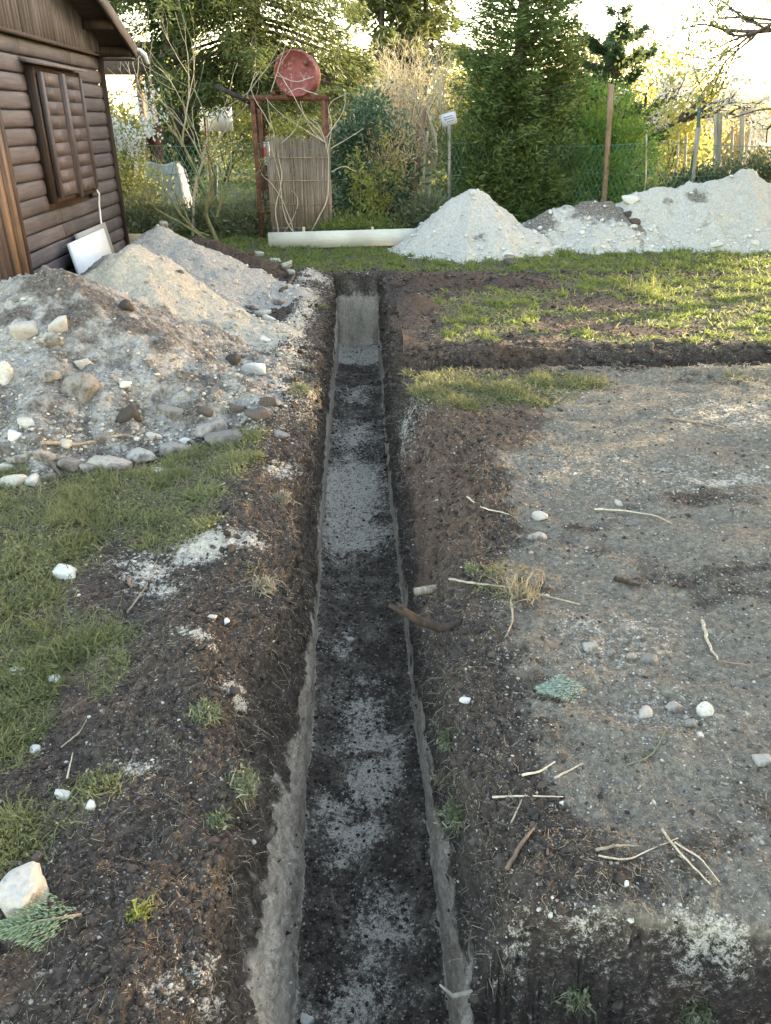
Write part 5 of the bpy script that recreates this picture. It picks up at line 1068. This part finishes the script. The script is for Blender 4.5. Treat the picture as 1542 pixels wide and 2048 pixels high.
# straw and root fibres
sw = fl * (up_ > .15) * (.10 + fa['grass'].clip(0, 1) * 2.0 + .45 * (fa['F'] < .6) * (np.abs(fa['S']) < .75) + .60 * (fa['S'] > .5)) * (fa['F'] < .15) * (GS.c[:, 1] < 9)
P, N, i = GS.sample(60000, sw); dd = dist[i]; D = rng.normal(size=(len(P), 3)); D -= N * (D * N).sum(1, keepdims=True) * .93
V, Q, T_, a = blades(P + N * .004, D, rng.uniform(.010, .060, len(P)) ** 1.0 * (.6 + .12 * dd) * rng.uniform(.3, 1.1, len(P)), rng.uniform(.0005, .0015, len(P)) * (.5 + .28 * dd), rng.normal(size=(len(P), 3)) * .9); stuff('straw_litter', V, [Q, T_], 'straw', a, 'dry straw and root fibres strewn over the soil')
P, N, i = GS.sample(2400, fl * (fa['F'] > .02) * (fa['F'] < .6) * (GS.c[:, 1] < 7)); D = N * .8 + rng.normal(size=(len(P), 3)) * .7; D[:, 2] -= .6
V, Q, T_, a = blades(P, D, rng.uniform(.02, .09, len(P)), rng.uniform(.0008, .0018, len(P)) * (.5 + .28 * dist[i]), np.stack([0 * P[:, 0], 0 * P[:, 0], -1.2 + 0 * P[:, 0]], 1) + rng.normal(size=(len(P), 3)) * .4); stuff('hanging_roots', V, [Q, T_], 'straw', a, 'fine roots hanging from the cut soil')
# crumbs of soil, lime chips, gravel
M['crumb'] = stone_material('soil_crumb', (.030, .023, .019), (.085, .066, .054), (.14, .12, .1), .1)
M['crumb_grey'] = stone_material('grey_crumb', (.10, .09, .076), (.26, .235, .205), (.34, .31, .27), .2)
M['chip'] = stone_material('lime_chip', (.27, .245, .212), (.45, .42, .375), (.3, .27, .23), .1)
M['chip_white'] = stone_material('white_chip', (.48, .46, .43), (.62, .60, .56), (.34, .32, .29), .1)
def crumbs(nm, n, wt, s0, s1, mat, lab, ico=False, pw=2.6):
    P, N, i = GS.sample(n, wt); S_ = (s0 + (s1 - s0) * rng.random(len(P)) ** pw) * (.55 + .16 * dist[i])
    V, F, a = pebbles(P + N * S_[:, None] * .25, S_, ico); stuff(nm, V, F, mat, a, lab)
dark_w = fl * (up_ > .12) * (1 - fa['lime'].clip(0, .9)) * (1 - .75 * fa['grass'].clip(0, 1)) * (1 - .94 * smooth(fa['grey'], .1, .6) * (fa['F'] < .5)) * (GS.c[:, 1] < 10) * (1 - .8 * fa['beige'].clip(0, 1)) * (1 - .45 * (fa['F'] > .9)) * np.where((fa['F'] > .15) & (fa['F'] < .97), .12, 1)
crumbs('soil_crumbs', 60000, dark_w, .0016, .010, 'crumb', 'dark soil crumbs along the trench', False, 3.0)
crumbs('soil_clods', 900, dark_w * (fa['F'] < .9), .005, .020, 'crumb', 'larger clods of dark soil', True, 3.0)
crumbs('trench_clods', 380, vf * (up_ > .1) * (np.abs(GS.c[:, 1] - side_mid_Y(GS.c[:, 0])) < .36) * (fa['S'] > .2) * (GS.c[:, 0] < 6), .008, .028, 'crumb', 'dark clods along the cross trench', True, 2.0)
_b = (ICO, ICOF); ICO, ICOF = S1
lipw = vf * lod * (fa['F'] < .35) * (np.abs(fa['S']) < .62) * (np.abs(fa['S']) > .24) * (GS.c[:, 1] < 9) * (.35 + smooth(fbm(GS.c * 3.3, 3), -.1, .3))
crumbs('lip_clods', 1300, lipw, .003, .017, 'crumb', 'crumbly soil clods along both lips of the trench', True, 2.6)
ICO, ICOF = _b
crumbs('grey_crumbs', 36000, fl * (up_ > .3) * (.02 + fa['grey'].clip(0, 1)) * (GS.c[:, 1] < 6), .0012, .0065, 'crumb_grey', 'grey crumbs on the trampled soil', False, 3.2)
chip_w = fl * (up_ > .25) * (.022 + 1.1 * fa['lime'].clip(0, 1) ** 1.5 + .07 * fa['grey'].clip(0, 1) + .05 * (fa['F'] > .9)) * (GS.c[:, 1] < 10)
crumbs('lime_chips', 26000, chip_w, .0010, .0065, 'chip', 'white lime chips strewn over soil and trench floor', False, 3.4)
crumbs('lime_gravel', 420, chip_w * (1 - smooth(fa['F'], .6, .9) * .6), .004, .010, 'chip', 'scattered lime gravel', True, 2.4)
# rubble on the heaps: one part of each heap
for (hs, n_, ss, mts) in ((HL[0], 13000, .013, ('chip', 'crumb_grey')), (HL[1], 3000, .015, ('chip',)), (HL[2], 2500, .016, ('chip', )), (HL[3], 1500, .02, ('crumb',)), (HR[0], 900, .018, ('chip_white',)), (HR[1], 1500, .022, ('chip_white',)), (HR[2], 1200, .020, ('chip_white',)), (HM[0], 900, .02, ('crumb',)), (HM[2], 900, .018, ('crumb',))):
    for q_, mt in enumerate(mts):
        ho, su = hs; n = n_ // len(mts); low = (1.15 - smooth(su.c[:, 2], .0, .5)) * (1 - .85 * smooth(su.fa['dark'], .35, .6) * (mt == 'chip'))
        P, N, i = su.sample(n, in_view(su.c, .1) * low / np.maximum(su.c[:, 1], 3) ** 1.5)
        S_ = (.003 + ss * rng.random(len(P)) ** 5.0) * (.6 + .1 * P[:, 1]); V, F, a = pebbles(P + N * S_[:, None] * .2, S_, True)
        tag(mesh_obj('rubble', V - np.array(ho.location), F, M[mt], ho, False, {'rnd': a}), kind='stuff')
